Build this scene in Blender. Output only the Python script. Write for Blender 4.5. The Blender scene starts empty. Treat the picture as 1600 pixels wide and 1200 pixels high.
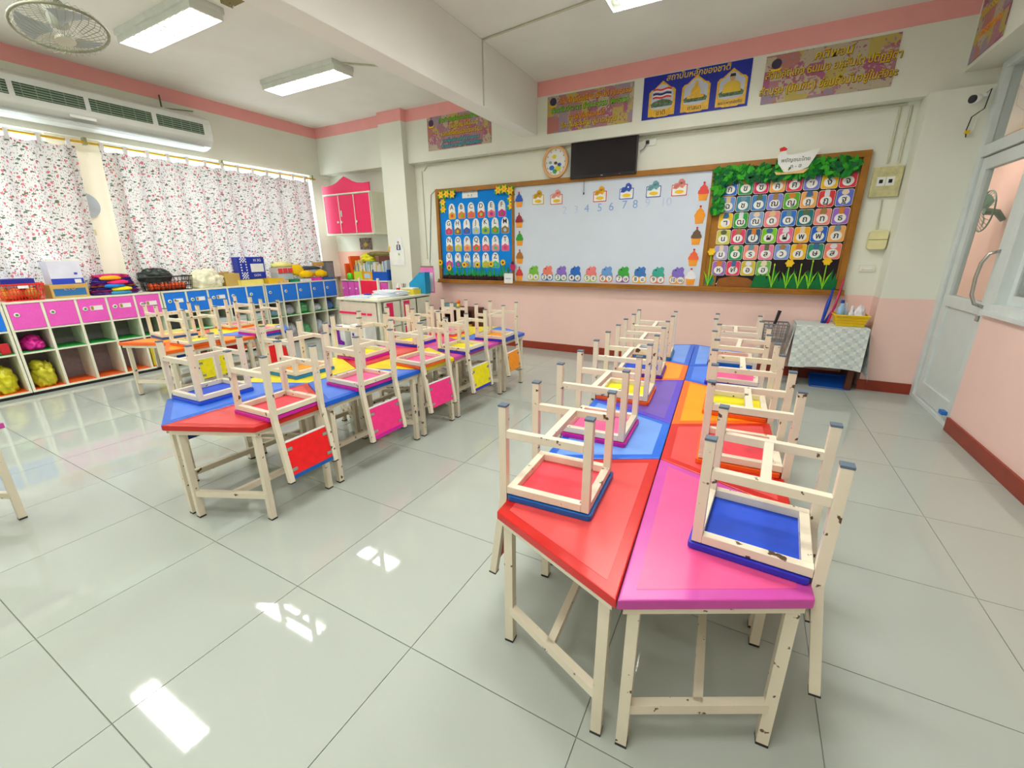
import bpy, bmesh, math, random
from mathutils import Vector, Matrix, noise
random.seed(7)
sc = bpy.context.scene
COL = sc.collection
PI = math.pi

# ------------------------------------------------------------------ camera
yaw, pitch, roll, fpx = -.4974, .3032, .0076, 662.7
ca, sa, cb, sb, cc, s_c = math.cos(yaw), math.sin(yaw), math.cos(pitch), math.sin(pitch), math.cos(roll), math.sin(roll)
fwd = Vector((sa*cb, ca*cb, -sb)); r0 = Vector((ca, -sa, 0)); d0 = fwd.cross(r0)
rgt = cc*r0 + s_c*d0; dwn = -s_c*r0 + cc*d0
cd = bpy.data.cameras.new('camera'); cam = bpy.data.objects.new('camera', cd); COL.objects.link(cam)
m = Matrix((rgt, -dwn, -fwd)).transposed().to_4x4(); m.translation = Vector((0, 0, 1.30))
cam.matrix_world = m
cd.sensor_width = 36; cd.lens = 36*fpx/1600; cd.clip_start = .02
sc.camera = cam

# ------------------------------------------------------------------ world, exposure, lamps
sc.view_settings.view_transform = 'Standard'; sc.view_settings.look = 'None'
sc.view_settings.gamma = 1; sc.view_settings.use_curve_mapping = False
sc.view_settings.exposure = EXPO = 0.93
w = bpy.data.worlds.new('sky'); sc.world = w; w.use_nodes = True
bg = w.node_tree.nodes['Background']; bg.inputs[0].default_value = (.86, .93, 1, 1); bg.inputs[1].default_value = 4.0
LAMP_W = 16.5
LAMPS = [(-4.52, y) for y in (-1.5, -.2, 1.05, 2.38, 3.68)] + [(-.62, y) for y in (-1.4, 0.1, 1.5, 2.8, 3.78)] + [(2.5, 10.6), (2.9, 12.4)]
for (x, y) in LAMPS:                       # the fluorescent fittings' own light, and two lamps added to brighten the corridor
    ld = bpy.data.lights.new('tube_light', 'AREA'); ld.shape = 'RECTANGLE'; ld.size = 1.08; ld.size_y = .2
    ld.energy = LAMP_W; ld.color = (1, .985, .94)
    lo = bpy.data.objects.new('tube_light', ld); COL.objects.link(lo); lo.location = (x, y, 3.088)

# ------------------------------------------------------------------ materials
def lin(c):
    return tuple((v/12.92 if v <= .04045 else ((v+.055)/1.055)**2.4) for v in [k/255 for k in c]) + (1,)
MATS = {}
def mat(name, rgb, rough=.5, spec=.5, var=.06, scale=8, metal=0, bump=0, coat=0):
    if name in MATS: return MATS[name]
    m = bpy.data.materials.new(name); m.use_nodes = True; nt = m.node_tree
    b = nt.nodes['Principled BSDF']; b.inputs['Roughness'].default_value = rough
    b.inputs['Metallic'].default_value = metal; b.inputs['Specular IOR Level'].default_value = spec
    b.inputs['Coat Weight'].default_value = coat
    tc = nt.nodes.new('ShaderNodeTexCoord'); n = nt.nodes.new('ShaderNodeTexNoise'); n.inputs['Scale'].default_value = scale
    n.inputs['Detail'].default_value = 3
    nt.links.new(tc.outputs['Object'], n.inputs['Vector'])
    r = nt.nodes.new('ShaderNodeValToRGB'); c = lin(rgb)
    r.color_ramp.elements[0].position = .3; r.color_ramp.elements[1].position = .7
    r.color_ramp.elements[0].color = tuple(v*(1-var) for v in c[:3])+(1,)
    r.color_ramp.elements[1].color = tuple(min(1, v*(1+var)) for v in c[:3])+(1,)
    nt.links.new(n.outputs['Fac'], r.inputs[0]); nt.links.new(r.outputs[0], b.inputs['Base Color'])
    if bump:
        bp = nt.nodes.new('ShaderNodeBump'); bp.inputs['Strength'].default_value = bump; bp.inputs['Distance'].default_value = .004
        nt.links.new(n.outputs['Fac'], bp.inputs['Height']); nt.links.new(bp.outputs[0], b.inputs['Normal'])
    MATS[name] = m; return m
def col(rgb, rough=.5, **k):
    return mat('paint_%02x%02x%02x_%d' % (*rgb, int(rough*100)), rgb, rough, **k)

WALL = mat('wall_paint', (234, 236, 222), .75, .3, .03, 2)
CEIL = mat('ceiling_paint', (244, 245, 236), .8, .2, .03, 2)
PINKW = mat('wainscot_pink', (246, 210, 200), .55, .4, .03, 2)
STRIPE = mat('stripe_pink', (250, 176, 172), .7, .3, .04, 3)
SKIRT = mat('skirting_brown', (146, 52, 30), .4, .5, .1, 10)
GROUT = mat('grout', (158, 160, 148), .8, .1)
WOOD = mat('board_wood', (160, 104, 20), .45, .5, .18, 5)
LAM = mat('cream_laminate', (236, 236, 214), .4, .5, .03)
PINKL = mat('magenta_laminate', (240, 96, 200), .35, .5, .12, 160)
BLUEL = mat('blue_laminate', (28, 126, 236), .35, .5, .06, 60)
HOTL = mat('hot_pink_laminate', (246, 30, 100), .35, .5, .08, 80)
WHITE = col((240, 242, 238), .5)
BLACK = col((28, 24, 30), .35)
ALU = mat('white_aluminium', (216, 224, 222), .35, .6, .03)
METAL = mat('steel', (190, 190, 185), .25, .6, .05, metal=1)
PLAST = col((232, 236, 226), .3)

def tube_paint():                          # white enamel with chips of bare brown metal
    m = mat('white_enamel', (230, 220, 198), .38, .5, .03, 6); nt = m.node_tree
    b = nt.nodes['Principled BSDF']; src = b.inputs['Base Color'].links[0].from_socket
    tc = nt.nodes.new('ShaderNodeNewGeometry'); n = nt.nodes.new('ShaderNodeTexNoise'); n.inputs['Scale'].default_value = 26
    n.inputs['Detail'].default_value = 5
    nt.links.new(tc.outputs['Position'], n.inputs['Vector'])
    r = nt.nodes.new('ShaderNodeValToRGB'); r.color_ramp.elements[0].position = .66; r.color_ramp.elements[1].position = .68
    nt.links.new(n.outputs['Fac'], r.inputs[0])
    mx = nt.nodes.new('ShaderNodeMix'); mx.data_type = 'RGBA'
    nt.links.new(r.outputs[0], mx.inputs[0]); nt.links.new(src, mx.inputs[6]); mx.inputs[7].default_value = lin((92, 66, 44))
    nt.links.new(mx.outputs[2], b.inputs['Base Color']); return m
ENAM = tube_paint()
def floor_tile_mat():
    m = mat('floor_tile', (178, 186, 178), .045, .5, .02, 1.5); return m
TILE = floor_tile_mat()
def curtain_mat():
    m = bpy.data.materials.new('floral_curtain'); m.use_nodes = True; nt = m.node_tree; b = nt.nodes['Principled BSDF']
    b.inputs['Roughness'].default_value = .9; b.inputs['Specular IOR Level'].default_value = .1
    tc = nt.nodes.new('ShaderNodeTexCoord'); sp = nt.nodes.new('ShaderNodeSeparateXYZ'); cb_ = nt.nodes.new('ShaderNodeCombineXYZ')
    nt.links.new(tc.outputs['UV'], sp.inputs[0]); nt.links.new(sp.outputs[0], cb_.inputs[0]); nt.links.new(sp.outputs[1], cb_.inputs[1])
    dn = nt.nodes.new('ShaderNodeTexNoise'); dn.inputs['Scale'].default_value = 30
    nt.links.new(cb_.outputs[0], dn.inputs['Vector'])
    dm = nt.nodes.new('ShaderNodeMix'); dm.data_type = 'VECTOR'; dm.inputs[0].default_value = .02
    nt.links.new(cb_.outputs[0], dm.inputs[4]); nt.links.new(dn.outputs['Color'], dm.inputs[5])
    prev = lin((226, 222, 220))
    def layer(prev, scale, rad, colr, sx=1.0, keep=.0):
        mp = nt.nodes.new('ShaderNodeMapping'); mp.inputs['Scale'].default_value = (sx, 1, 1); mp.inputs['Rotation'].default_value = (0, 0, .7*sx)
        mp.inputs['Location'].default_value = (scale*.37, sx, 0)
        nt.links.new(dm.outputs[1], mp.inputs[0])
        v = nt.nodes.new('ShaderNodeTexVoronoi'); v.voronoi_dimensions = '2D'; v.inputs['Scale'].default_value = scale
        nt.links.new(mp.outputs[0], v.inputs['Vector'])
        lt = nt.nodes.new('ShaderNodeMath'); lt.operation = 'LESS_THAN'; lt.inputs[1].default_value = rad
        nt.links.new(v.outputs['Distance'], lt.inputs[0])
        s2 = nt.nodes.new('ShaderNodeSeparateColor'); nt.links.new(v.outputs['Color'], s2.inputs[0])
        g = nt.nodes.new('ShaderNodeMath'); g.operation = 'GREATER_THAN'; g.inputs[1].default_value = keep
        nt.links.new(s2.outputs[0], g.inputs[0])
        mu = nt.nodes.new('ShaderNodeMath'); mu.operation = 'MULTIPLY'
        nt.links.new(lt.outputs[0], mu.inputs[0]); nt.links.new(g.outputs[0], mu.inputs[1])
        mx = nt.nodes.new('ShaderNodeMix'); mx.data_type = 'RGBA'; nt.links.new(mu.outputs[0], mx.inputs[0])
        if isinstance(prev, tuple): mx.inputs[6].default_value = prev
        else: nt.links.new(prev, mx.inputs[6])
        mx.inputs[7].default_value = lin(colr); return mx.outputs[2]
    c = layer(prev, 33, .2, (70, 104, 76), 2.4, .4)
    c = layer(c, 25, .2, (96, 118, 96), .45, .5)
    c = layer(c, 15, .19, (214, 120, 130), 1.0, .58)
    c = layer(c, 27, .17, (180, 60, 76), 1.3, .62)
    nt.links.new(c, b.inputs['Base Color'])
    tr = nt.nodes.new('ShaderNodeBsdfTranslucent'); nt.links.new(c, tr.inputs[0])
    ms = nt.nodes.new('ShaderNodeMixShader'); ms.inputs[0].default_value = .10
    nt.links.new(b.outputs[0], ms.inputs[1]); nt.links.new(tr.outputs[0], ms.inputs[2])
    nt.links.new(ms.outputs[0], nt.nodes['Material Output'].inputs[0]); return m
CURT = curtain_mat()
def glass_mat():
    m = bpy.data.materials.new('window_glass'); m.use_nodes = True; nt = m.node_tree
    nt.nodes.remove(nt.nodes['Principled BSDF'])
    t = nt.nodes.new('ShaderNodeBsdfTransparent'); t.inputs[0].default_value = (.93, .96, .95, 1)
    g = nt.nodes.new('ShaderNodeBsdfGlossy'); g.inputs['Roughness'].default_value = .02
    f = nt.nodes.new('ShaderNodeFresnel'); f.inputs[0].default_value = 1.45
    ge = nt.nodes.new('ShaderNodeNewGeometry'); iv = nt.nodes.new('ShaderNodeMath'); iv.operation = 'SUBTRACT'; iv.inputs[0].default_value = 1
    nt.links.new(ge.outputs['Backfacing'], iv.inputs[1]); mu = nt.nodes.new('ShaderNodeMath'); mu.operation = 'MULTIPLY'
    nt.links.new(f.outputs[0], mu.inputs[0]); nt.links.new(iv.outputs[0], mu.inputs[1])
    ms = nt.nodes.new('ShaderNodeMixShader'); nt.links.new(mu.outputs[0], ms.inputs[0])
    nt.links.new(t.outputs[0], ms.inputs[1]); nt.links.new(g.outputs[0], ms.inputs[2])
    nt.links.new(ms.outputs[0], nt.nodes['Material Output'].inputs[0]); return m
GLASS = glass_mat()
def poster_mat(name, cols, seed):          # printed stone-wall backdrop of the wall posters
    m = bpy.data.materials.new(name); m.use_nodes = True; nt = m.node_tree; b = nt.nodes['Principled BSDF']; b.inputs['Roughness'].default_value = .6
    tc = nt.nodes.new('ShaderNodeTexCoord'); mp = nt.nodes.new('ShaderNodeMapping'); mp.inputs['Rotation'].default_value = (PI/2, 0, 0)
    mp.inputs['Location'].default_value = (seed, seed*.7, 0)
    nt.links.new(tc.outputs['Object'], mp.inputs[0])
    v = nt.nodes.new('ShaderNodeTexVoronoi'); v.distance = 'CHEBYCHEV'; v.inputs['Scale'].default_value = 7; nt.links.new(mp.outputs[0], v.inputs['Vector'])
    s2 = nt.nodes.new('ShaderNodeSeparateColor'); nt.links.new(v.outputs['Color'], s2.inputs[0])
    n = nt.nodes.new('ShaderNodeTexNoise'); n.inputs['Scale'].default_value = 40; nt.links.new(tc.outputs['Object'], n.inputs['Vector'])
    a = nt.nodes.new('ShaderNodeMath'); a.operation = 'MULTIPLY_ADD'; a.inputs[1].default_value = .35
    nt.links.new(n.outputs['Fac'], a.inputs[0]); nt.links.new(s2.outputs[0], a.inputs[2])
    r = nt.nodes.new('ShaderNodeValToRGB'); r.color_ramp.interpolation = 'CONSTANT'
    el = r.color_ramp.elements
    for i, c in enumerate(cols):
        e = el[i] if i < 2 else el.new(1)
        e.position = .15+i/len(cols); e.color = lin(c)
    nt.links.new(a.outputs[0], r.inputs[0]); nt.links.new(r.outputs[0], b.inputs['Base Color']); return m
def check_cloth():
    m = bpy.data.materials.new('checked_cloth'); m.use_nodes = True; nt = m.node_tree; b = nt.nodes['Principled BSDF']; b.inputs['Roughness'].default_value = .8
    tc = nt.nodes.new('ShaderNodeTexCoord')
    def chk(s, c1, c2, mixto=None):
        k = nt.nodes.new('ShaderNodeTexChecker'); k.inputs['Scale'].default_value = s; nt.links.new(tc.outputs['UV'], k.inputs[0])
        k.inputs[1].default_value = lin(c1); k.inputs[2].default_value = lin(c2); return k
    a = chk(26, (228, 236, 230), (206, 216, 214)); bb = chk(13, (232, 238, 232), (184, 198, 198))
    mx = nt.nodes.new('ShaderNodeMix'); mx.data_type = 'RGBA'; mx.inputs[0].default_value = .5
    nt.links.new(a.outputs[0], mx.inputs[6]); nt.links.new(bb.outputs[0], mx.inputs[7]); nt.links.new(mx.outputs[2], b.inputs['Base Color']); return m

# ------------------------------------------------------------------ mesh helpers
class MB:
    def __init__(s): s.bm = bmesh.new()
    def box(s, lo, hi):
        lo = [min(a, b) for a, b in zip(lo, hi)] if 0 else lo
        x0, y0, z0 = lo; x1, y1, z1 = hi
        v = [s.bm.verts.new(p) for p in ((x0,y0,z0),(x1,y0,z0),(x1,y1,z0),(x0,y1,z0),(x0,y0,z1),(x1,y0,z1),(x1,y1,z1),(x0,y1,z1))]
        for f in ((0,3,2,1),(4,5,6,7),(0,1,5,4),(1,2,6,5),(2,3,7,6),(3,0,4,7)): s.bm.faces.new([v[i] for i in f])
        return s
    def bar(s, p, q, w, h=None, up=(0, 0, 1)):
        h = h or w; p, q = Vector(p), Vector(q); d = (q-p).normalized(); u = Vector(up)
        if abs(d.dot(u)) > .95: u = Vector((0, 1, 0))
        a = d.cross(u).normalized(); b = a.cross(d).normalized()
        A = [s.bm.verts.new(c+a*i*w/2+b*j*h/2) for c in (p, q) for i, j in ((-1,-1),(1,-1),(1,1),(-1,1))]
        for f in ((3,2,1,0),(4,5,6,7),(0,1,5,4),(1,2,6,5),(2,3,7,6),(3,0,4,7)): s.bm.faces.new([A[i] for i in f])
        return s
    def prism(s, pts, z0, z1, axis='z'):
        def P(a, b, c): return {'z': (a, b, c), 'y': (a, c, b), 'x': (c, a, b)}[axis]
        A = [s.bm.verts.new(P(a, b, z0)) for a, b in pts]; B = [s.bm.verts.new(P(a, b, z1)) for a, b in pts]; n = len(pts)
        s.bm.faces.new(A[::-1]); s.bm.faces.new(B)
        for i in range(n): s.bm.faces.new((A[i], A[(i+1) % n], B[(i+1) % n], B[i]))
        return s
    def tube(s, pts, r, n=8, close=False):
        pts = [Vector(p) for p in pts]; rings = []; N = len(pts); pa = None
        for i, p in enumerate(pts):
            if close: d = (pts[(i+1) % N]-pts[i-1]).normalized()
            else: d = (pts[min(i+1, N-1)]-pts[max(i-1, 0)]).normalized()
            if pa is None: pa = d.orthogonal().normalized()
            a = (pa-d*pa.dot(d)).normalized(); pa = a; b = d.cross(a); rr = r[i] if isinstance(r, (list, tuple)) else r
            rings.append([s.bm.verts.new(p+(a*math.cos(2*PI*k/n)+b*math.sin(2*PI*k/n))*rr) for k in range(n)])
        R = N if close else N-1
        for i in range(R):
            A, B = rings[i], rings[(i+1) % N]
            for k in range(n): s.bm.faces.new((A[k], A[(k+1) % n], B[(k+1) % n], B[k]))
        if not close: s.bm.faces.new(rings[0][::-1]); s.bm.faces.new(rings[-1])
        return s
    def lathe(s, prof, n=20, c=(0, 0, 0)):
        rings = [[s.bm.verts.new((c[0]+r*math.cos(2*PI*k/n), c[1]+r*math.sin(2*PI*k/n), c[2]+z)) for k in range(n)] for r, z in prof]
        for A, B in zip(rings, rings[1:]):
            for k in range(n): s.bm.faces.new((A[k], A[(k+1) % n], B[(k+1) % n], B[k]))
        s.bm.faces.new(rings[0][::-1]); s.bm.faces.new(rings[-1]); return s
    def grid(s, fn, nu, nv, uv=None):
        V = [[s.bm.verts.new(fn(i/nu, j/nv)) for j in range(nv+1)] for i in range(nu+1)]
        L = s.bm.loops.layers.uv.verify()
        for i in range(nu):
            for j in range(nv):
                f = s.bm.faces.new((V[i][j], V[i+1][j], V[i+1][j+1], V[i][j+1]))
                if uv:
                    for lp, (a, b) in zip(f.loops, ((i, j), (i+1, j), (i+1, j+1), (i, j+1))): lp[L].uv = uv(a/nu, b/nv)
        return s
    def blob(s, c, size, seed=0, amp=.18, freq=2.2, sub=3, flat=True):
        r = bmesh.ops.create_icosphere(s.bm, subdivisions=sub, radius=1)
        for v in r['verts']:
            p = v.co.copy(); k = 1+amp*noise.noise(p*freq+Vector((seed*3.1, seed, 0)))+amp*.5*noise.noise(p*freq*2.7+Vector((seed, 7, seed)))
            p *= k
            if flat and p.z < -.55: p.z = -.55
            v.co = Vector(c)+Vector((p.x*size[0], p.y*size[1], (p.z+.55 if flat else p.z)*size[2]))
        return s
    def data(s, name, material, bevel=0, smooth=False, solid=0):
        bmesh.ops.recalc_face_normals(s.bm, faces=s.bm.faces)
        if bevel:
            bmesh.ops.bevel(s.bm, geom=[e for e in s.bm.edges if e.calc_face_angle(0) > .6], offset=bevel, segments=2, affect='EDGES', profile=.6, clamp_overlap=True)
        me = bpy.data.meshes.new(name); s.bm.to_mesh(me); s.bm.free()
        if material: me.materials.append(material)
        if smooth: me.shade_smooth()
        return me
    def build(s, name, material, parent=None, loc=(0, 0, 0), **k):
        return link(name, s.data(name, material, **k), parent, loc)
def link(name, data, parent=None, loc=(0, 0, 0), rz=0):
    o = bpy.data.objects.new(name, data); COL.objects.link(o); o.location = loc; o.rotation_euler = (0, 0, rz)
    if parent: o.parent = parent
    return o
CACHE = {}
def part(name, key, fn, material, parent=None, loc=(0, 0, 0), rz=0, **k):
    kk = (key, material.name)
    if kk not in CACHE: CACHE[kk] = fn(MB()).data(name, material, **k)
    return link(name, CACHE[kk], parent, loc, rz)
def tag(o, label=None, cat=None, group=None, kind=None):
    if label: o['label'] = label
    if cat: o['category'] = cat
    if group: o['group'] = group
    if kind: o['kind'] = kind
    return o
def empty(name, loc=(0, 0, 0), rz=0, label=None, cat=None, group=None, kind=None):
    o = link(name, None, None, loc, rz); o.empty_display_size = .05
    return tag(o, label, cat, group, kind)
def box(name, lo, hi, material, parent=None, bevel=0): return MB().box(lo, hi).build(name, material, parent, bevel=bevel)
def struct(name, lo, hi, material, bevel=0):
    return tag(box(name, lo, hi, material, None, bevel), kind='structure')
def disc(cx, cz, r, n=16, sx=1, sz=1, a0=0): return [(cx+r*sx*math.cos(a0+2*PI*i/n), cz+r*sz*math.sin(a0+2*PI*i/n)) for i in range(n)]
def rrect(x0, z0, x1, z1, r, n=4):
    P = []
    for cx, cz, a in ((x1-r, z1-r, 0), (x0+r, z1-r, PI/2), (x0+r, z0+r, PI), (x1-r, z0+r, 3*PI/2)):
        P += [(cx+r*math.cos(a+PI/2*i/n), cz+r*math.sin(a+PI/2*i/n)) for i in range(n+1)]
    return P
TEXTS = []
def text(body, size, loc, material, parent=None, facing='back', name='lettering', align='CENTER', thick=.0008, shear=0, bold=0, xs=1):
    cu = bpy.data.curves.new(name, 'FONT'); cu.body = body; cu.size = size; cu.align_x = align; cu.align_y = 'CENTER'
    cu.extrude = thick; cu.shear = shear; cu.offset = bold; cu.resolution_u = 3; cu.materials.append(material)
    o = bpy.data.objects.new(name, cu); COL.objects.link(o); o.location = loc
    o.rotation_euler = {'back': (PI/2, 0, 0), 'left': (PI/2, 0, PI/2), 'right': (PI/2, 0, -PI/2), 'up': (0, 0, 0)}[facing]
    o.scale = (xs, 1, 1)
    if parent: o.parent = parent
    TEXTS.append(o); return o

# ================================================================== ROOM
LX, RX, BY, FY = -6.28, 1.465, 5.28, -2.6
fl = tag(MB().box((LX-.3, FY, -.08), (RX+.25, 5.62, -.0042)).build('floor', GROUT), kind='structure')
X0, Y0, T = -1.448, .818, .6
ix0, ix1 = math.floor((LX-.3-X0)/T), math.ceil((RX+.25-X0)/T); iy0, iy1 = math.floor((FY-Y0)/T), math.ceil((5.6-Y0)/T)
for i in range(ix0, ix1):
    for j in range(iy0, iy1):
        xa, xb = max(X0+i*T, LX-.25), min(X0+(i+1)*T, RX+.2); ya, yb = max(Y0+j*T, FY), min(Y0+(j+1)*T, 5.6)
        if xb-xa < .03 or yb-ya < .03: continue
        cx, cy, hx, hy = (xa+xb)/2, (ya+yb)/2, (xb-xa)/2-.0016, (yb-ya)/2-.0016
        part('tile', ('tile', round(hx, 3), round(hy, 3)), lambda b: b.box((-hx, -hy, -.004), (hx, hy, 0)), TILE, fl, (cx, cy, 0))
struct('ceiling', (LX-.3, FY, 3.15), (RX+.14, 5.7, 3.25), CEIL)
# wall with the boards: below the lintel it stands back a little
wb = struct('wall_back', (-4.43, BY, 0), (RX+.08, BY+.12, 2.49), WALL)
box('wainscot', (-4.43, BY-.004, 0), (1.085, BY, .87), PINKW, wb)
wn = struct('wall_back_alcove', (LX-.3, 5.34, 0), (-4.43, 5.46, 2.6), WALL)
box('wainscot', (LX-.2, 5.336, 0), (-4.85, 5.34, 1.32), mat('alcove_pink', (246, 200, 180), .6, .3, .03, 2), wn)
lb = struct('trim_lintel_back', (LX, 5.15, 2.49), (RX+.08, 5.7, 3.15), WALL)
box('stripe', (LX, 5.146, 3.005), (-2.62, 5.15, 3.15), STRIPE, lb); box('stripe', (-2.43, 5.146, 3.0), (1.28, 5.15, 3.15), STRIPE, lb)
pc = struct('trim_column_left', (-4.85, 5.05, 0), (-4.43, 5.34, 3.15), WALL, .004)
box('stripe', (-4.854, 5.046, 3.005), (-4.426, 5.15, 3.15), STRIPE, pc)
pr = struct('trim_column_right', (1.085, 5.05, 0), (RX+.08, 5.3, 2.49), WALL, .004)
box('wainscot', (1.081, 5.046, 0), (RX, 5.28, .87), PINKW, pr)
struct('baseboard_back', (-4.43, 5.262, 0), (1.08, 5.28, .1), SKIRT, .003)
struct('baseboard_right_column', (1.065, 5.03, 0), (RX, 5.046, .1), SKIRT, .003)
bm_ = struct('trim_ceiling_beam', (-2.62, FY, 2.61), (-2.43, 5.15, 3.15), mat('beam_paint', (248, 248, 240), .75, .3, .02, 2), .006)
box('stripe', (-2.616, 5.14, 3.0), (-2.434, 5.146, 3.14), STRIPE, bm_)
# front wall behind the camera
struct('wall_front', (LX-.3, FY-.12, 0), (RX+.3, FY, 3.15), WALL)
# left wall: windows behind the curtains, lintel beam over them
ll = struct('trim_lintel_left', (LX-.3, FY, 2.46), (LX, 5.46, 3.15), WALL)
box('stripe', (LX, FY, 3.005), (LX+.004, 5.15, 3.15), STRIPE, ll)
struct('wall_left', (LX-.3, FY, 0), (LX-.1, 5.4, .9), WALL)
struct('wall_left_pier', (LX-.2, 1.98, .9), (LX-.06, 2.42, 2.46), mat('pier_cream', (252, 244, 220), .7, .3, .03, 2))
struct('wall_left_corner', (LX-.2, 4.99, .9), (LX-.02, 5.4, 2.46), mat('corner_paint_lit', (246, 240, 230), .7, .3, .02, 2))  # paler than the other walls: window light put into the paint
def left_window(name, y0, y1):
    w = empty(name, (LX-.13, 0, 0), kind='structure')
    for a, b in (((-.03, y0, .9), (.03, y1, .95)), ((-.03, y0, 2.41), (.03, y1, 2.46))): box('window_frame', a, b, ALU, w)
    n = max(1, round((y1-y0)/.65)); 
    for i in range(n+1):
        yy = y0+(y1-y0)*i/n; box('mullion', (-.025, yy-.025, .95), (.025, yy+.025, 2.41), ALU, w)
    for i in range(n):
        ya, yb = y0+(y1-y0)*i/n+.025, y0+(y1-y0)*(i+1)/n-.025; box('pane', (-.003, ya, .95), (.003, yb, 2.41), GLASS, w)
left_window('window_1', FY+.1, 1.98); left_window('window_2', 2.42, 4.99)
# right wall: lintel, door, windows, wainscot
rl = struct('trim_lintel_right', (1.28, FY, 2.62), (RX+.12, 5.15, 3.15), WALL)
wr = struct('wall_right', (RX, FY, 0), (RX+.14, 4.13, .88), WALL)
box('wainscot', (RX-.004, FY, 0), (RX, 4.13, .87), PINKW, wr)
struct('baseboard_right', (RX-.022, FY, 0), (RX-.004, 4.12, .1), SKIRT, .003)
dr = empty('door_1', (RX, 0, 0), kind='structure')
for a, b in (((.0, 4.97, 0), (.1, 5.05, 2.62)), ((.0, 4.10, 0), (.1, 4.17, 2.62)), ((.0, 4.17, 1.97), (.1, 4.97, 2.05)), ((0, 4.17, 2.57), (.1, 4.97, 2.62)), ((0, 4.17, 0), (.1, 4.97, .035))):
    box('door_frame', a, b, ALU, dr, .004)
box('transom_pane', (.04, 4.17, 2.05), (.046, 4.97, 2.57), GLASS, dr)
leaf = empty('door_leaf', (.02, 0, 0)); leaf.parent = dr
for a, b in (((0, 4.87, .04), (.045, 4.965, 1.96)), ((0, 4.175, .04), (.045, 4.27, 1.96)), ((0, 4.27, 1.87), (.045, 4.87, 1.96)), ((0, 4.27, .84), (.045, 4.87, .93)), ((0, 4.27, .04), (.045, 4.87, .17))):
    box('door_rail', a, b, ALU, leaf, .003)
box('lower_panel', (.018, 4.27, .17), (.028, 4.87, .84), mat('door_panel', (212, 222, 220), .4, .5, .02), leaf)
box('pane', (.02, 4.27, .93), (.025, 4.87, 1.87), GLASS, leaf)
MB().tube([(0, 4.22, .9), (-.05, 4.23, .92), (-.07, 4.25, .98), (-.075, 4.255, 1.1), (-.07, 4.25, 1.2), (-.05, 4.23, 1.26), (0, 4.22, 1.28)], .011, 8).build('door_handle', METAL, leaf, smooth=True)
MB().box((-.02, 4.2, .80), (0, 4.24, .84)).build('lock', METAL, leaf, bevel=.004)
tag(MB().box((1.43, 4.18, .09), (1.463, 4.25, .12)).build('door_wedge', col((20, 110, 200), .5), bevel=.004), 'blue wedge tucked at the foot of the white aluminium door', 'wedge')
def right_window(name, y0, y1, z0=.88, z1=2.62):
    w = empty(name, (RX, 0, 0), kind='structure')
    for a, b in (((0, y0, z0), (.1, y1, z0+.06)), ((0, y0, z1-.05), (.1, y1, z1)), ((0, y0, 1.97), (.1, y1, 2.03)), ((0, y0, z0+.06), (.1, y0+.06, z1-.05)), ((0, y1-.06, z0+.06), (.1, y1, z1-.05))): box('window_frame', a, b, ALU, w, .003)
    ym = (y0+y1)/2
    for ya, yb, x in ((y0+.06, ym+.03, .03), (ym-.03, y1-.06, .06)):
        for c, d in (((x, ya, z0+.06), (x+.025, ya+.05, 1.97)), ((x, yb-.05, z0+.06), (x+.025, yb, 1.97)), ((x, ya+.05, z0+.06), (x+.025, yb-.05, z0+.12)), ((x, ya+.05, 1.92), (x+.025, yb-.05, 1.97))): box('sash', c, d, ALU, w, .002)
        box('pane', (x+.01, ya+.05, z0+.12), (x+.014, yb-.05, 1.92), GLASS, w)
    box('pane', (.045, y0+.06, 2.03), (.05, y1-.06, z1-.05), GLASS, w)
right_window('window_3', 2.3, 4.10); right_window('window_4', .5, 2.3); right_window('window_5', -1.3, .5)
struct('wall_right_front', (RX, FY, .88), (RX+.14, -1.3, 2.62), WALL)
box('window_sill', (-.03, 0, 0), (.0, 1, .03), ALU) if 0 else None
struct('trim_sill_right', (RX-.035, -1.3, .865), (RX+.0, 4.1, .895), ALU, .003)
# corridor seen through the glass
struct('floor_corridor', (RX+.25, FY, -.08), (3.6, 14, -.01), mat('corridor_floor', (196, 190, 176), .4, .4, .05, 3))
struct('ceiling_corridor', (RX+.14, FY, 3.16), (3.72, 14, 3.24), CEIL)
struct('wall_corridor_far', (RX+.08, 14, 0), (3.72, 14.1, 3.2), WALL)
struct('wall_corridor_near', (RX+.14, FY-.1, 0), (3.72, FY, 3.2), WALL)
struct('wall_corridor_left', (RX+.09, 5.7, 0), (RX+.13, 14, 3.2), WALL)
cw = struct('wall_corridor', (3.6, FY, 0), (3.72, 14, 3.2), mat('corridor_pink', (232, 184, 170), .7, .3, .03, 2))
sh = empty('shoe_shelf', (2.9, 6.3, 0), 0, 'white shelf in the corridor behind the door glass with brown boxes', 'shelf')
for z in (.02, .35, .7, 1.0): box('shelf_board', (-.2, -.7, z), (.25, .9, z+.03), WHITE, sh)
for y in (-.7, .1, .87): box('upright', (-.2, y, 0), (.25, y+.03, 1.0), WHITE, sh)
for i, (y, c) in enumerate(((-.55, (170, 120, 80)), (-.1, (180, 130, 90)), (.35, (60, 90, 170)))):
    tag(box('carton', (2.85, 6.3+y, 1.035), (3.05, 6.3+y+.3, 1.2+.05*i), col(c), None, .006), ('brown carton on the corridor shelf, left of its neighbour', 'pale brown carton in the middle of the corridor shelf', 'blue carton on the corridor shelf')[i], 'box', 'cartons on the corridor shelf')

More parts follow.
